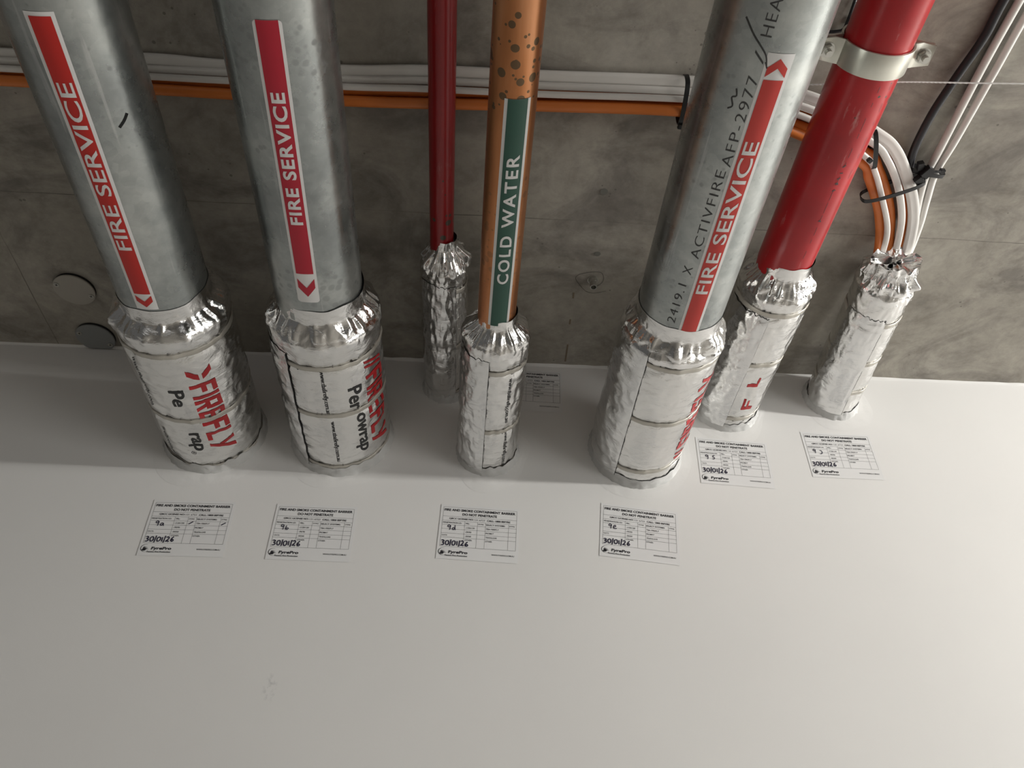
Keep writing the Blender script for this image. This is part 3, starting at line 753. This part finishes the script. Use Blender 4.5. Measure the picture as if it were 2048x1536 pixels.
WG = Wrap(0.6500, 0.9030, 0.0330, 0.0440, -0.3200, 0.285, (-0.2200, -0.1330, -0.0620), 9.4, x2=0.6320, z2=0.9090, amp=0.55)
rG = build_wrap(WG, 'foil fire wrap around the cable bundle, rightmost of the row', flap=(-80, 4, -0.232, -0.012), pleat=0.0060, collar_wild=2.2, cap=True)

# ---------------------------------------------------------------- barrier labels on the wall
FW, FH = 0.1127, 0.0680
def form_mesh():
    a = Acc(); t = 0.00028
    def hl(y, x0=0.0, x1=1.0):
        V, Fc = rect2(x0 * FW, x1 * FW, -y * FH - t / 2, -y * FH + t / 2); a.add([(u, v, 0) for u, v in V], Fc)
    def vl(x, y0, y1):
        V, Fc = rect2(x * FW - t / 2, x * FW + t / 2, -y1 * FH, -y0 * FH); a.add([(u, v, 0) for u, v in V], Fc)
    R = [0, .238, .348, .452, .560, .668, .770, 1.0]
    for y in R: hl(y)
    C_ = [.303, .475, .583, .895]
    for x in (0, 1): vl(x, 0, 1)
    for x in C_: vl(x, .348, 1)
    def tx(s, x0, x1, yc, h, bold=0.0):
        V, Fc = text_fit(s, x0 * FW, x1 * FW, -yc * FH - h / 2, -yc * FH + h / 2, bold); a.add([(u, v, 0) for u, v in V], Fc)
    tx('FIRE AND SMOKE CONTAINMENT BARRIER', .015, .98, .070, .0042, .034)
    tx('DO NOT PENETRATE', .262, .730, .170, .0042, .034)
    tx('QBCC LICENSE NO:', .09, .415, .293, .0031, .030)
    tx('131 6723', .43, .57, .293, .0027, -.004)
    tx('CALL: 1800 00FYRE', .60, .915, .293, .0031, .030)
    tx('PENETRATION I.D:', .012, .262, .400, .0022, .020)
    tx('FRL:', .318, .372, .400, .0022, .020)
    tx('(Y/N)', .485, .555, .400, .0024, .020)
    tx('SELECT SYSTEMS:', .590, .848, .400, .0024, .020)
    tx('(Y/N)', .905, .975, .400, .0024, .020)
    for i, s in enumerate(('-/120/120', '-/90/90', '-/60/60')): tx(s, .318, (.44, .40, .40)[i], (.507, .614, .720)[i], .0025, .008)
    tx('OTHER:', .318, .418, .815, .0024, .008)
    for i, (s, x1) in enumerate((('TBA FIREFLY', .765), ('PROMAT', .70), ('TRAFALGAR', .745), ('OTHER:', .685))): tx(s, .592, x1, (.507, .614, .720, .815)[i], .0025, .008)
    tx('DATE:', .012, .085, .720, .0022)
    tx('WWW.FYREPRO.COM.AU', .685, .985, 1.135, .0024, .012)
    me = bpy.data.meshes.new('printed_form'); me.from_pydata(a.v, [], a.f); me.materials.append(m_ink); return me
def logo_mesh():
    a = Acc()
    V, Fc = text_fit('FyrePro', .118 * FW, .372 * FW, -1.135 * FH - .0030, -1.135 * FH + .0030, .045, 1.05, .12); a.add([(u, v, 0) for u, v in V], Fc)
    V, Fc = text_fit('Passive Fire Protection', .075 * FW, .370 * FW, -1.205 * FH - .0012, -1.205 * FH + .0010, .022, 1.0, .1); a.add([(u, v, 0) for u, v in V], Fc)
    V, Fc = rect2(.075 * FW, .372 * FW, -1.222 * FH - .0002, -1.222 * FH + .0001); a.add([(u, v, 0) for u, v in V], Fc)
    cx, cy, R = .050 * FW, -1.125 * FH, .0072
    n = 26; vs, fs = [], []
    for i in range(n + 1):            # open swirl, thicker at the left
        an = math.radians(75 + 215 * i / n); th = 0.00018 + 0.0007 * math.sin(math.pi * i / n)
        vs += [(cx + R * math.cos(an), cy + R * 0.85 * math.sin(an), 0), (cx + (R - th) * math.cos(an), cy + (R - th) * 0.85 * math.sin(an), 0)]
    for i in range(n): fs.append((2 * i, 2 * i + 2, 2 * i + 3, 2 * i + 1))
    a.add(vs, fs)
    for k, an in enumerate((8, 26, 44, 62, 80)):      # feathered flame blades
        an = math.radians(an); ln = 0.0082 - 0.0004 * k; wd = 0.0013
        ox, oy = cx - 0.0028, cy - 0.0032
        vs = []
        for i in range(9):
            s = i / 8; bend = an + 0.5 * s * (1 - s)
            px, py = ox + ln * s * math.cos(bend), oy + ln * s * math.sin(bend)
            h = wd * math.sin(math.pi * min(1, s * 0.9 + 0.1)) * (1 - 0.5 * s)
            vs += [(px - h * math.sin(an), py + h * math.cos(an), 0), (px + h * 0.15 * math.sin(an), py - h * 0.15 * math.cos(an), 0)]
        a.add(vs, [(2 * i, 2 * i + 1, 2 * i + 3, 2 * i + 2) for i in range(8)])
    vs = [(cx - 0.0020 + 0.0030 * math.cos(t * math.pi / 8), cy - 0.0028 + 0.0016 * math.sin(t * math.pi / 8), 0) for t in range(16)]
    a.add(vs, [tuple(range(16))])
    me = bpy.data.meshes.new('maker_logo'); me.from_pydata(a.v, [], a.f); me.materials.append(m_ink); return me
ME_FORM, ME_LOGO = form_mesh(), logo_mesh()
PEN = {  # pen strokes in a unit box
 '3': [[(.05, .92), (.45, 1.0), (.75, .82), (.40, .55), (.80, .40), (.60, .05), (.05, .02)]],
 '0': [[(.50, 1), (.12, .70), (.18, .15), (.55, 0), (.90, .35), (.85, .85), (.50, 1)]],
 '/': [[(.70, 1.25), (.25, -.20)]],
 '1': [[(.45, 1), (.50, .0)]],
 '2': [[(.05, .85), (.45, 1.02), (.75, .75), (.40, .30), (.05, .03), (.45, .08), (.85, .0)]],
 '6': [[(.75, 1.02), (.35, .65), (.15, .25), (.45, .0), (.80, .20), (.60, .45), (.22, .25)]],
 '9': [[(.75, .85), (.35, 1.0), (.10, .72), (.40, .52), (.78, .80)], [(.78, .92), (.72, .45), (.62, -.10)]],
 'a': [[(.75, .55), (.35, .62), (.12, .25), (.42, .02), (.72, .45)], [(.76, .60), (.78, .10), (1.0, -.02)]],
 'b': [[(.28, .95), (.15, .30), (.22, .02), (.60, .05), (.75, .32), (.45, .42), (.20, .20)]],
 'd': [[(.70, .42), (.35, .50), (.12, .20), (.42, .0), (.72, .28)], [(.78, 1.12), (.75, .30), (.92, -.06)]],
 'e': [[(.15, .30), (.60, .42), (.62, .70), (.32, .72), (.12, .30), (.35, .0), (.95, .05)]],
 'f': [[(.85, .98), (.40, .88), (.35, .55), (.70, .40), (.62, .02), (.15, .0)], [(.15, .52), (.70, .55)]],
 'g': [[(.25, .80), (.60, .70), (.78, .25), (.55, -.15), (.10, -.12)]],
}
def pen(s, x0, yb, cw, h, wdt, seed):
    a = Acc(); rn = random.Random(seed); x = x0
    for ch in s:
        if ch == ' ': x += cw * 0.6; continue
        w_ = cw * (0.55 if ch in '/1' else 1.0)
        dy = rn.uniform(-.05, .05) * h; sc = rn.uniform(.92, 1.08)
        for st in PEN[ch]:
            path = catmull([(x + px * w_ * 0.95 + rn.uniform(-.03, .03) * cw, yb + dy + py * h * sc, 0) for px, py in st], 6) if len(st) > 1 else []
            a.add(*ribbon(path, wdt, 0, (0, 0, 1)))
        x += w_ * 1.08
    return a
def fire_label(tl, ang, ident, label, seed, ticks=False, hand=True):
    """tl = top left corner of the printed frame on the wall"""
    root = empty('barrier_label', (tl[0], -0.0005, Z0 + tl[1]), label, 'label', 'barrier labels stuck on the white wall')
    root.rotation_euler = (math.radians(90), 0, 0)
    root.rotation_euler = (Matrix.Rotation(-ang, 3, 'Y') @ Matrix.Rotation(math.radians(90), 3, 'X')).to_euler()
    def child(name, me, z):
        o = bpy.data.objects.new(name, me); col.objects.link(o); o.parent = root; o.location = (0, 0, z); return o
    rn = random.Random(seed)
    # paper: a thin sheet with a trace of curl
    x0, x1, y0, y1 = -0.0042, FW + 0.0042, -FH - 0.0205, 0.0045
    vs, fs = [], []; nx, ny = 16, 12
    for j in range(ny + 1):
        for i in range(nx + 1):
            x = x0 + (x1 - x0) * i / nx; y = y0 + (y1 - y0) * j / ny
            vs.append((x, y, 0.00010 * noise.noise(Vector((x * 40 + seed, y * 40, 0)))))
    for j in range(ny):
        for i in range(nx):
            k = j * (nx + 1) + i; fs.append((k, k + 1, k + nx + 2, k + nx + 1))
    me = bpy.data.meshes.new('paper'); me.from_pydata(vs, [], fs); me.materials.append(m_paper)
    for p in me.polygons: p.use_smooth = True
    child('paper', me, 0.0)
    child('printed_form', ME_FORM, 0.00025); child('maker_logo', ME_LOGO, 0.00025)
    if hand:
        a = pen(ident, .075 * FW, -.575 * FH, .0064, .0074, .00115, seed)
        b = pen('30/01/26', .012 * FW, -.965 * FH, .0058, .0076, .00155, seed + 1)
        tk = []
        if ticks:
            for cx, cy in ((.525, .50), (.945, .51)):
                q = Acc(); tk.append(q)
                q.add(*ribbon([Vector((cx * FW - .0030, -cy * FH - .0018, 0)), Vector((cx * FW, -cy * FH + .0002, 0)), Vector((cx * FW + .0028, -cy * FH + .0024, 0))], .0014, 0, (0, 0, 1)))
        parts = [('handwritten_mark', a), ('handwritten_date', b)] + [('tick', q) for q in tk]
        for nm, q in parts:
            me = bpy.data.meshes.new(nm); me.from_pydata([tuple(v) for v in q.v], [], q.f); me.materials.append(m_pen)
            child(nm, me, 0.00045)
    return root
fire_label((-0.4594, 0.6447), 0.006, '9a', 'white barrier label reading 9a with two ticks, under the leftmost wrap', 11, True)
fire_label((-0.2767, 0.6442), -0.0135, '9b', 'white barrier label handwritten 9b, under the second wrap from left', 23)
fire_label((-0.0287, 0.6526), -0.046, '9d', 'white barrier label handwritten 9d, under the copper pipe wrap', 35)
fire_label((0.2202, 0.6636), -0.109, '9e', 'tilted white barrier label handwritten 9e, below the stencilled pipe wrap', 47)
fire_label((0.3925, 0.8003), -0.057, '9 f', 'white barrier label handwritten 9f, between the stencilled and thick red pipe wraps', 59)
fire_label((0.5792, 0.8197), -0.015, '9 g', 'white barrier label below the cable wrap, rightmost of the labels', 71)
fire_label((0.0505, 0.9395), -0.035, '9 ', 'white barrier label half hidden behind the copper pipe wrap, close under the slab', 83, hand=False)

# ---------------------------------------------------------------- cables under the slab
def z_(v): return Z0 + v
def cable(name, pts, a, b, mat, label, grp, ridges=0, seg=14, up=(0, 0, 1), n=10):
    path = catmull([(x, y, Z0 + z) for x, y, z in pts], n)
    V, Fc = sweep(path, a, b, seg, up, ridges)
    o = link(name, V, Fc, mat)
    return tag(o, label, 'cable', grp)
GW = 'white cables of the cable bundle'; GO = 'orange cables of the cable bundle'
cable('white_cable', [(-1.25, -.535, .9515), (-.9, -.536, .9515), (-.591, -.5350, .9515), (-.41, -.5400, .9515), (-.32, -.5375, .9515), (-.163, -.5405, .9515), (-.069, -.5465, .9515), (.09, -.5500, .9505), (.25, -.5555, .948), (.36, -.556, .944), (.44, -.5440, .940), (.5314, -.5043, .938), (.5663, -.4819, .938), (.599, -.4441, .938), (.6272, -.4037, .938), (.6473, -.3602, .937), (.660, -.299, .932), (.655, -.24, .922), (.652, -.01, .905)],
      .0080, .0034, m_cabw, 'wide ribbed white flat cable, outermost on the bend', GW, 5, 28)
cable('white_cable', [(-1.25, -.526, .946), (-.9, -.527, .946), (-.594, -.5290, .946), (-.415, -.5300, .946), (-.325, -.5310, .946), (-.164, -.5320, .946), (-.069, -.5365, .946), (.09, -.5400, .945), (.25, -.5450, .9425), (.36, -.545, .940), (.44, -.531, .937), (.5304, -.4918, .937), (.5622, -.4666, .937), (.5937, -.4279, .937), (.6184, -.3863, .937), (.6322, -.3508, .936), (.642, -.2988, .930), (.642, -.24, .916), (.645, -.01, .900)],
      .0050, .0034, m_cabw, 'white flat cable in the middle of the bend', GW, 2, 20)
cable('white_cable', [(-1.25, -.522, .938), (-.9, -.522, .938), (-.6, -.5235, .938), (-.418, -.5245, .938), (-.326, -.525, .938), (-.166, -.5265, .938), (-.069, -.530, .938), (.0902, -.533, .937), (.2513, -.538, .936), (.36, -.536, .935), (.44, -.519, .934), (.5274, -.472, .934), (.5527, -.4469, .934), (.5835, -.4007, .934), (.6035, -.3680, .934), (.6147, -.3415, .933), (.620, -.3082, .928), (.626, -.24, .910), (.638, -.01, .895)],
      .0041, .0034, m_cabw, 'narrow white cable, innermost white on the bend', GW, 2, 18)
for (pts, lab) in (
    ([(-1.25, -.514, .948), (-.6, -.5150, .948), (-.41, -.5160, .948), (-.165, -.5170, .948), (.09, -.5290, .948), (.25, -.5335, .948), (.36, -.533, .948), (.44, -.517, .948), (.536, -.487, .948), (.572, -.463, .948), (.604, -.424, .948), (.628, -.384, .948), (.644, -.344, .946), (.650, -.30, .937), (.646, -.24, .922), (.648, -.01, .912)], 'orange cable lying next to the white cables, outermost orange on the bend'),
    ([(-1.25, -.500, .9470), (-.6, -.5020, .9470), (-.41, -.5020, .9470), (-.165, -.5025, .9470), (.09, -.5140, .9470), (.25, -.5190, .9470), (.36, -.519, .947), (.44, -.501, .947), (.534, -.470, .947), (.563, -.443, .947), (.594, -.401, .947), (.614, -.366, .947), (.626, -.335, .945), (.634, -.30, .936), (.634, -.24, .920), (.640, -.01, .910)], 'orange cable along the lower edge of the bundle, middle one on the bend'),
    ([(-1.25, -.507, .9345), (-.6, -.5095, .9345), (-.41, -.5095, .9345), (-.165, -.5090, .9345), (.09, -.518, .9345), (.25, -.522, .9345), (.36, -.515, .9365), (.44, -.4920, .940), (.532, -.456, .944), (.553, -.432, .944), (.583, -.390, .944), (.601, -.357, .944), (.612, -.330, .942), (.618, -.30, .934), (.622, -.24, .916), (.632, -.01, .905)], 'orange cable on the inside of the bend, beside the thick red pipe')):
    cable('orange_cable', pts, .0070, .0064, m_cabo, lab, GO)
cable('white_cable', [(.655, -1.10, .949), (.636, -.80, .949), (.6325, -.68, .949), (.6315, -.592, .949), (.6335, -.48, .948), (.6330, -.4434, .947), (.6407, -.406, .947), (.6525, -.362, .946), (.658, -.306, .940), (.650, -.24, .926), (.655, -.01, .918)],
      .0052, .0050, m_cabw, 'round white cable running straight to the wall, beside the black cable', 'straight white cables at the right')
cable('white_cable', [(.690, -1.10, .9495), (.662, -.80, .9495), (.651, -.68, .9495), (.650, -.593, .9495), (.6480, -.496, .948), (.6450, -.444, .947), (.6542, -.398, .947), (.6640, -.3535, .946), (.668, -.300, .940), (.660, -.24, .926), (.660, -.01, .918)],
      .0050, .0048, m_cabw, 'round white cable running straight to the wall, furthest right of all', 'straight white cables at the right')
bk = cable('black_cable', [(.655, -1.10, .949), (.625, -.80, .949), (.6143, -.686, .949), (.613, -.636, .948), (.603, -.583, .946), (.5957, -.530, .945), (.599, -.470, .947), (.616, -.422, .949), (.631, -.392, .949), (.642, -.34, .948), (.640, -.29, .932), (.638, -.22, .915), (.640, -.01, .915)],
      .0055, .0055, m_cabk, 'thick black cable curving down beside the two straight white cables', None)
# black cable ties
def tie(name, loops, heads, label, tails=()):
    root = empty(name, loops[0][0] if False else heads[0][0], label, 'cable tie', 'black cable ties')
    for pts in loops:
        path = catmull(list(pts) + [pts[0]], 8)
        c = sum((Vector(p) for p in pts), Vector()) / len(pts)
        V, Fc = [], []
        n = len(path); nrm = (Vector(pts[1]) - c).cross(Vector(pts[0]) - c).normalized()
        for p in path:
            d = (p - c).normalized()
            for s, h in ((-1, 0), (1, 0), (1, 1), (-1, 1)): V.append(p + nrm * s * 0.0030 + d * h * 0.0013)
        for i in range(n - 1):
            for k in range(4):
                k2 = (k + 1) % 4; Fc.append((i * 4 + k, i * 4 + k2, (i + 1) * 4 + k2, (i + 1) * 4 + k))
        link('strap', V, Fc, m_tie, root, False)
    for (p, s, rz) in heads:
        bm = box_bm(-s[0], s[0], -s[1], s[1], -s[2], s[2], 0.0006)
        for v in bm.verts: v.co = Matrix.Rotation(rz, 3, 'Z') @ v.co + Vector(p)
        link_bm('lock_head', bm, m_tie, root)
    for pts, wd in tails:
        V, Fc = sweep(catmull(pts, 6), wd, 0.0008, 8); link('tail', V, Fc, m_tie, root)
    return root
def ring(cx, cy, cz, dirx, diry, a, b, n=14):
    """loop in the vertical plane through (dirx, diry): half width a, half height b (superellipse)"""
    L = math.hypot(dirx, diry); dx, dy = dirx / L, diry / L
    out = []
    for k in range(n):
        t = 2 * math.pi * k / n; c, s = math.cos(t), math.sin(t)
        c = math.copysign(abs(c) ** 0.6, c); s = math.copysign(abs(s) ** 0.6, s)
        out.append((cx + dx * a * c, cy + dy * a * c, Z0 + cz + b * s))
    return out
tie('cable_tie', [ring(.262, -.5345, .9405, .06, 1, .0310, .0140)], [((.2640, -.5040, Z0 + .9290), (.0030, .0035, .0026), 0.1)], 'black cable tie round the flat bundle, left of the stencilled pipe')
tie('cable_tie', [ring(.5350, -.4830, .9400, -.52, -.85 * 1.6, .0300, .0145)], [((.5310, -.4720, Z0 + .9250), (.0034, .0030, .0028), 0.5)], 'black cable tie at the start of the bend, touching the red pipe edge')
tie('cable_tie', [ring(.5905, -.4200, .9395, .85, -.42, .0420, .0140)], [((.6180, -.4400, Z0 + .9330), (.0068, .0052, .0045), 0.6)], 'black cable tie spanning the middle of the bend, tied towards the black cable',
    tails=[([(.6180, -.4410, Z0 + .932), (.6200, -.4500, Z0 + .934), (.6150, -.4560, Z0 + .938)], .0022)])
tie('cable_tie', [ring(.6300, -.4470, .9465, 1, 0.15, .0260, .0085)], [((.6450, -.4545, Z0 + .9360), (.0036, .0034, .0030), 0.1), ((.6230, -.4540, Z0 + .9330), (.0062, .0075, .0045), 0.5), ((.6120, -.4600, Z0 + .9380), (.0040, .0060, .0040), -0.3)], 'black cable tie knot gathering the black and straight white cables',
    tails=[([(.6250, -.4540, Z0 + .934), (.6350, -.4550, Z0 + .933), (.6440, -.4550, Z0 + .934)], .0021)])

# ---------------------------------------------------------------- pipe clamp on the thick red pipe
cl = empty('pipe_clamp', (0.4496, -0.643, CEIL - 0.001), 'zinc plated saddle clamp bolted round the thick red pipe', 'clamp')
def clamp_half(sgn):
    """one pressed steel half: ears at the pipe's sides and a half ring between; sgn -1 hangs below, +1 above"""
    x, z, r, w_, t = 0.4496, 0.8786, 0.0390, 0.0145, 0.0026
    prof = [(-0.0680, 0.0016)]
    prof += [(-0.0505, 0.0016), (-0.0462, 0.0035)]
    for k in range(0, 25):
        a = math.pi * k / 24; prof.append((-r * math.cos(a), max(0.0035 if False else 0, 0) + r * math.sin(a) if math.sin(a) * r > 0.008 else max(0.006, r * math.sin(a))))
    prof += [(0.0462, 0.0035), (0.0505, 0.0016), (0.0680, 0.0016)]
    pts = [Vector((x + p[0], 0, Z0 + z + sgn * p[1])) for p in prof]
    V, Fc = [], []
    n = len(pts)
    for i, p in enumerate(pts):
        tg = (pts[min(i + 1, n - 1)] - pts[max(i - 1, 0)]).normalized(); nr = Vector((-tg.z, 0, tg.x)) * sgn
        end = 0.80 if i in (0, n - 1) else 1.0
        for sy, h in ((-1, 0), (1, 0), (1, 1), (-1, 1)):
            V.append(Vector((p.x, -0.643 + sy * w_ * end, p.z)) + nr * t * h)
    for i in range(n - 1):
        for k in range(4):
            k2 = (k + 1) % 4; Fc.append((i * 4 + k, i * 4 + k2, (i + 1) * 4 + k2, (i + 1) * 4 + k))
    Fc.append((0, 1, 2, 3)); Fc.append(tuple((n - 1) * 4 + k for k in range(4))[::-1])
    o = link('clamp_half', V, Fc, m_zinc, cl, True)
    md = o.modifiers.new('b', 'BEVEL'); md.width = 0.0008; md.segments = 2; md.limit_method = 'ANGLE'
    return o
clamp_half(-1); clamp_half(1)
def hex_bm(r, h, cx, cy, z0, rot=0.3):
    bm = bmesh.new()
    bmesh.ops.create_cone(bm, cap_ends=True, segments=6, radius1=r, radius2=r, depth=h)
    bmesh.ops.bevel(bm, geom=bm.edges[:], offset=r * 0.1, segments=2, affect='EDGES')
    for v in bm.verts: v.co = Matrix.Rotation(rot, 3, 'Z') @ v.co + Vector((cx, cy, z0))
    return bm
def cyl_bm(r, h, cx, cy, zc, seg=20, r2=None):
    bm = bmesh.new(); bmesh.ops.create_cone(bm, cap_ends=True, segments=seg, radius1=r, radius2=r if r2 is None else r2, depth=h)
    for v in bm.verts: v.co += Vector((cx, cy, zc))
    return bm
for sx, rot in ((-1, 0.2), (1, 0.8)):
    bx = 0.4496 + sx * 0.0565; zz = Z0 + 0.8786 - 0.0016 - 0.0026
    wsh = link_bm('washer', cyl_bm(0.0088, 0.0012, bx, -0.643, zz - 0.0006, 28), m_bolt, cl)
    nut = link_bm('nut', hex_bm(0.0078, 0.0056, bx, -0.643, zz - 0.0038, rot), m_bolt, cl)
    link_bm('bolt', cyl_bm(0.0038, 0.028, bx, -0.643, zz + 0.0020, 18), m_bolt, cl)
rod = link_bm('threaded_rod', cyl_bm(0.0048, CEIL - (Z0 + 0.8786 + 0.041) + 0.004, 0.4496, -0.643, (CEIL + Z0 + 0.8786 + 0.041) / 2, 18), m_bolt, cl)

# string line across the right hand side
path = catmull([(0.30, -.5660, Z0 + .930), (0.40, -.570, Z0 + .930), (0.52, -.5815, Z0 + .930), (0.66, -.5880, Z0 + .931), (1.0, -.6060, Z0 + .932)], 60)
V, Fc = [], []
st = sweep(path, 0.00115, 0.00085, 8, twist=lambda t: t * 260.0)
o = link('string_line', *st, m_string); tag(o, 'thin white twisted string stretched across in front of the straight cables', 'string')
# loose scrap of black wire beside the clamp
V, Fc = sweep(catmull([(.4402, -.668, Z0 + .9535), (.4408, -.645, Z0 + .953), (.4395, -.632, Z0 + .953), (.430, -.6285, Z0 + .953), (.415, -.6270, Z0 + .954)], 8), .0022, .0020, 8)
o = link('black_wire', V, Fc, m_cabk); tag(o, 'short bent black wire on the slab between stencilled and thick red pipes', 'wire')

# ---------------------------------------------------------------- conduit covers on the slab
def cover(x, y, r, mat, screws, label, clip=False):
    root = empty('conduit_cover', (x, y, CEIL - 0.0005), label, 'cover plate', 'round conduit covers on the slab')
    bm = cyl_bm(r - 0.0005, 0.0042, x, y, CEIL - 0.0021, 64)
    if clip: bmesh.ops.bisect_plane(bm, geom=bm.verts[:] + bm.edges[:] + bm.faces[:], plane_co=(0, -0.0008, 0), plane_no=(0, 1, 0), clear_outer=True)
    link_bm('box_rim', bm, m_dark, root, False)
    bm = cyl_bm(r, 0.0024, x, y, CEIL - 0.0054, 72)
    bmesh.ops.bevel(bm, geom=[e for e in bm.edges if abs(e.verts[0].co.z - e.verts[1].co.z) < 1e-5 and e.is_manifold], offset=0.0006, segments=2, affect='EDGES')
    if clip: bmesh.ops.bisect_plane(bm, geom=bm.verts[:] + bm.edges[:] + bm.faces[:], plane_co=(0, -0.0035, 0), plane_no=(0, 1, 0), clear_outer=True)
    link_bm('plate', bm, mat, root, False)
    for sx, sy in screws:
        bm = cyl_bm(0.0042, 0.0012, sx, sy, CEIL - 0.0070, 24, 0.0036)
        for v in bm.verts: pass
        s = link_bm('screw', bm, m_bolt, root, False)
        a = Acc()
        for an in (0.4, 0.4 + math.pi / 2):
            dx, dy = math.cos(an) * 0.0024, math.sin(an) * 0.0024; px, py = -math.sin(an) * 0.0005, math.cos(an) * 0.0005
            zz = CEIL - 0.00768
            a.add([(sx - dx - px, sy - dy - py, zz), (sx + dx - px, sy + dy - py, zz), (sx + dx + px, sy + dy + py, zz), (sx - dx + px, sy - dy + py, zz)], [(0, 1, 2, 3)])
        sl = link('slot', a.v, a.f, m_dark, None, False); sl.parent = s
    return root
cover(-0.6375, -0.1395, 0.0318, m_cover, [(-0.6610, -0.1505), (-0.6140, -0.1285)], 'beige round cover plate with two screws, further from the white wall')
cover(-0.6400, -0.0285, 0.0318, m_cover2, [(-0.6625, -0.0400), (-0.6190, -0.0140)], 'bluish grey round cover plate cut off by the white wall', True)

# ---------------------------------------------------------------- ceiling anchor
an = empty('ceiling_anchor', (0.1940, -0.2085, CEIL - 0.0005), 'small steel anchor nut and sleeve inside a pencil loop on the slab', 'anchor')
link_bm('washer', cyl_bm(0.0088, 0.0014, 0.1940, -0.2085, CEIL - 0.0007, 28), m_bolt, an, False)
link_bm('nut', hex_bm(0.0074, 0.0060, 0.1940, -0.2085, CEIL - 0.0044, 0.5), m_bolt, an)
# hollow sleeve
vs, fs = [], []; ns = 20
for (r, zz) in ((0.0056, CEIL - 0.007), (0.0056, CEIL - 0.0185), (0.0041, CEIL - 0.0185), (0.0041, CEIL - 0.0080)):
    for k in range(ns): vs.append((0.1940 + r * math.cos(2 * math.pi * k / ns), -0.2085 + r * math.sin(2 * math.pi * k / ns), zz))
for i in range(3):
    for k in range(ns): fs.append((i * ns + k, i * ns + (k + 1) % ns, (i + 1) * ns + (k + 1) % ns, (i + 1) * ns + k))
fs.append(tuple(3 * ns + k for k in range(ns)))
link('sleeve', vs, fs, m_bolt, an, False)
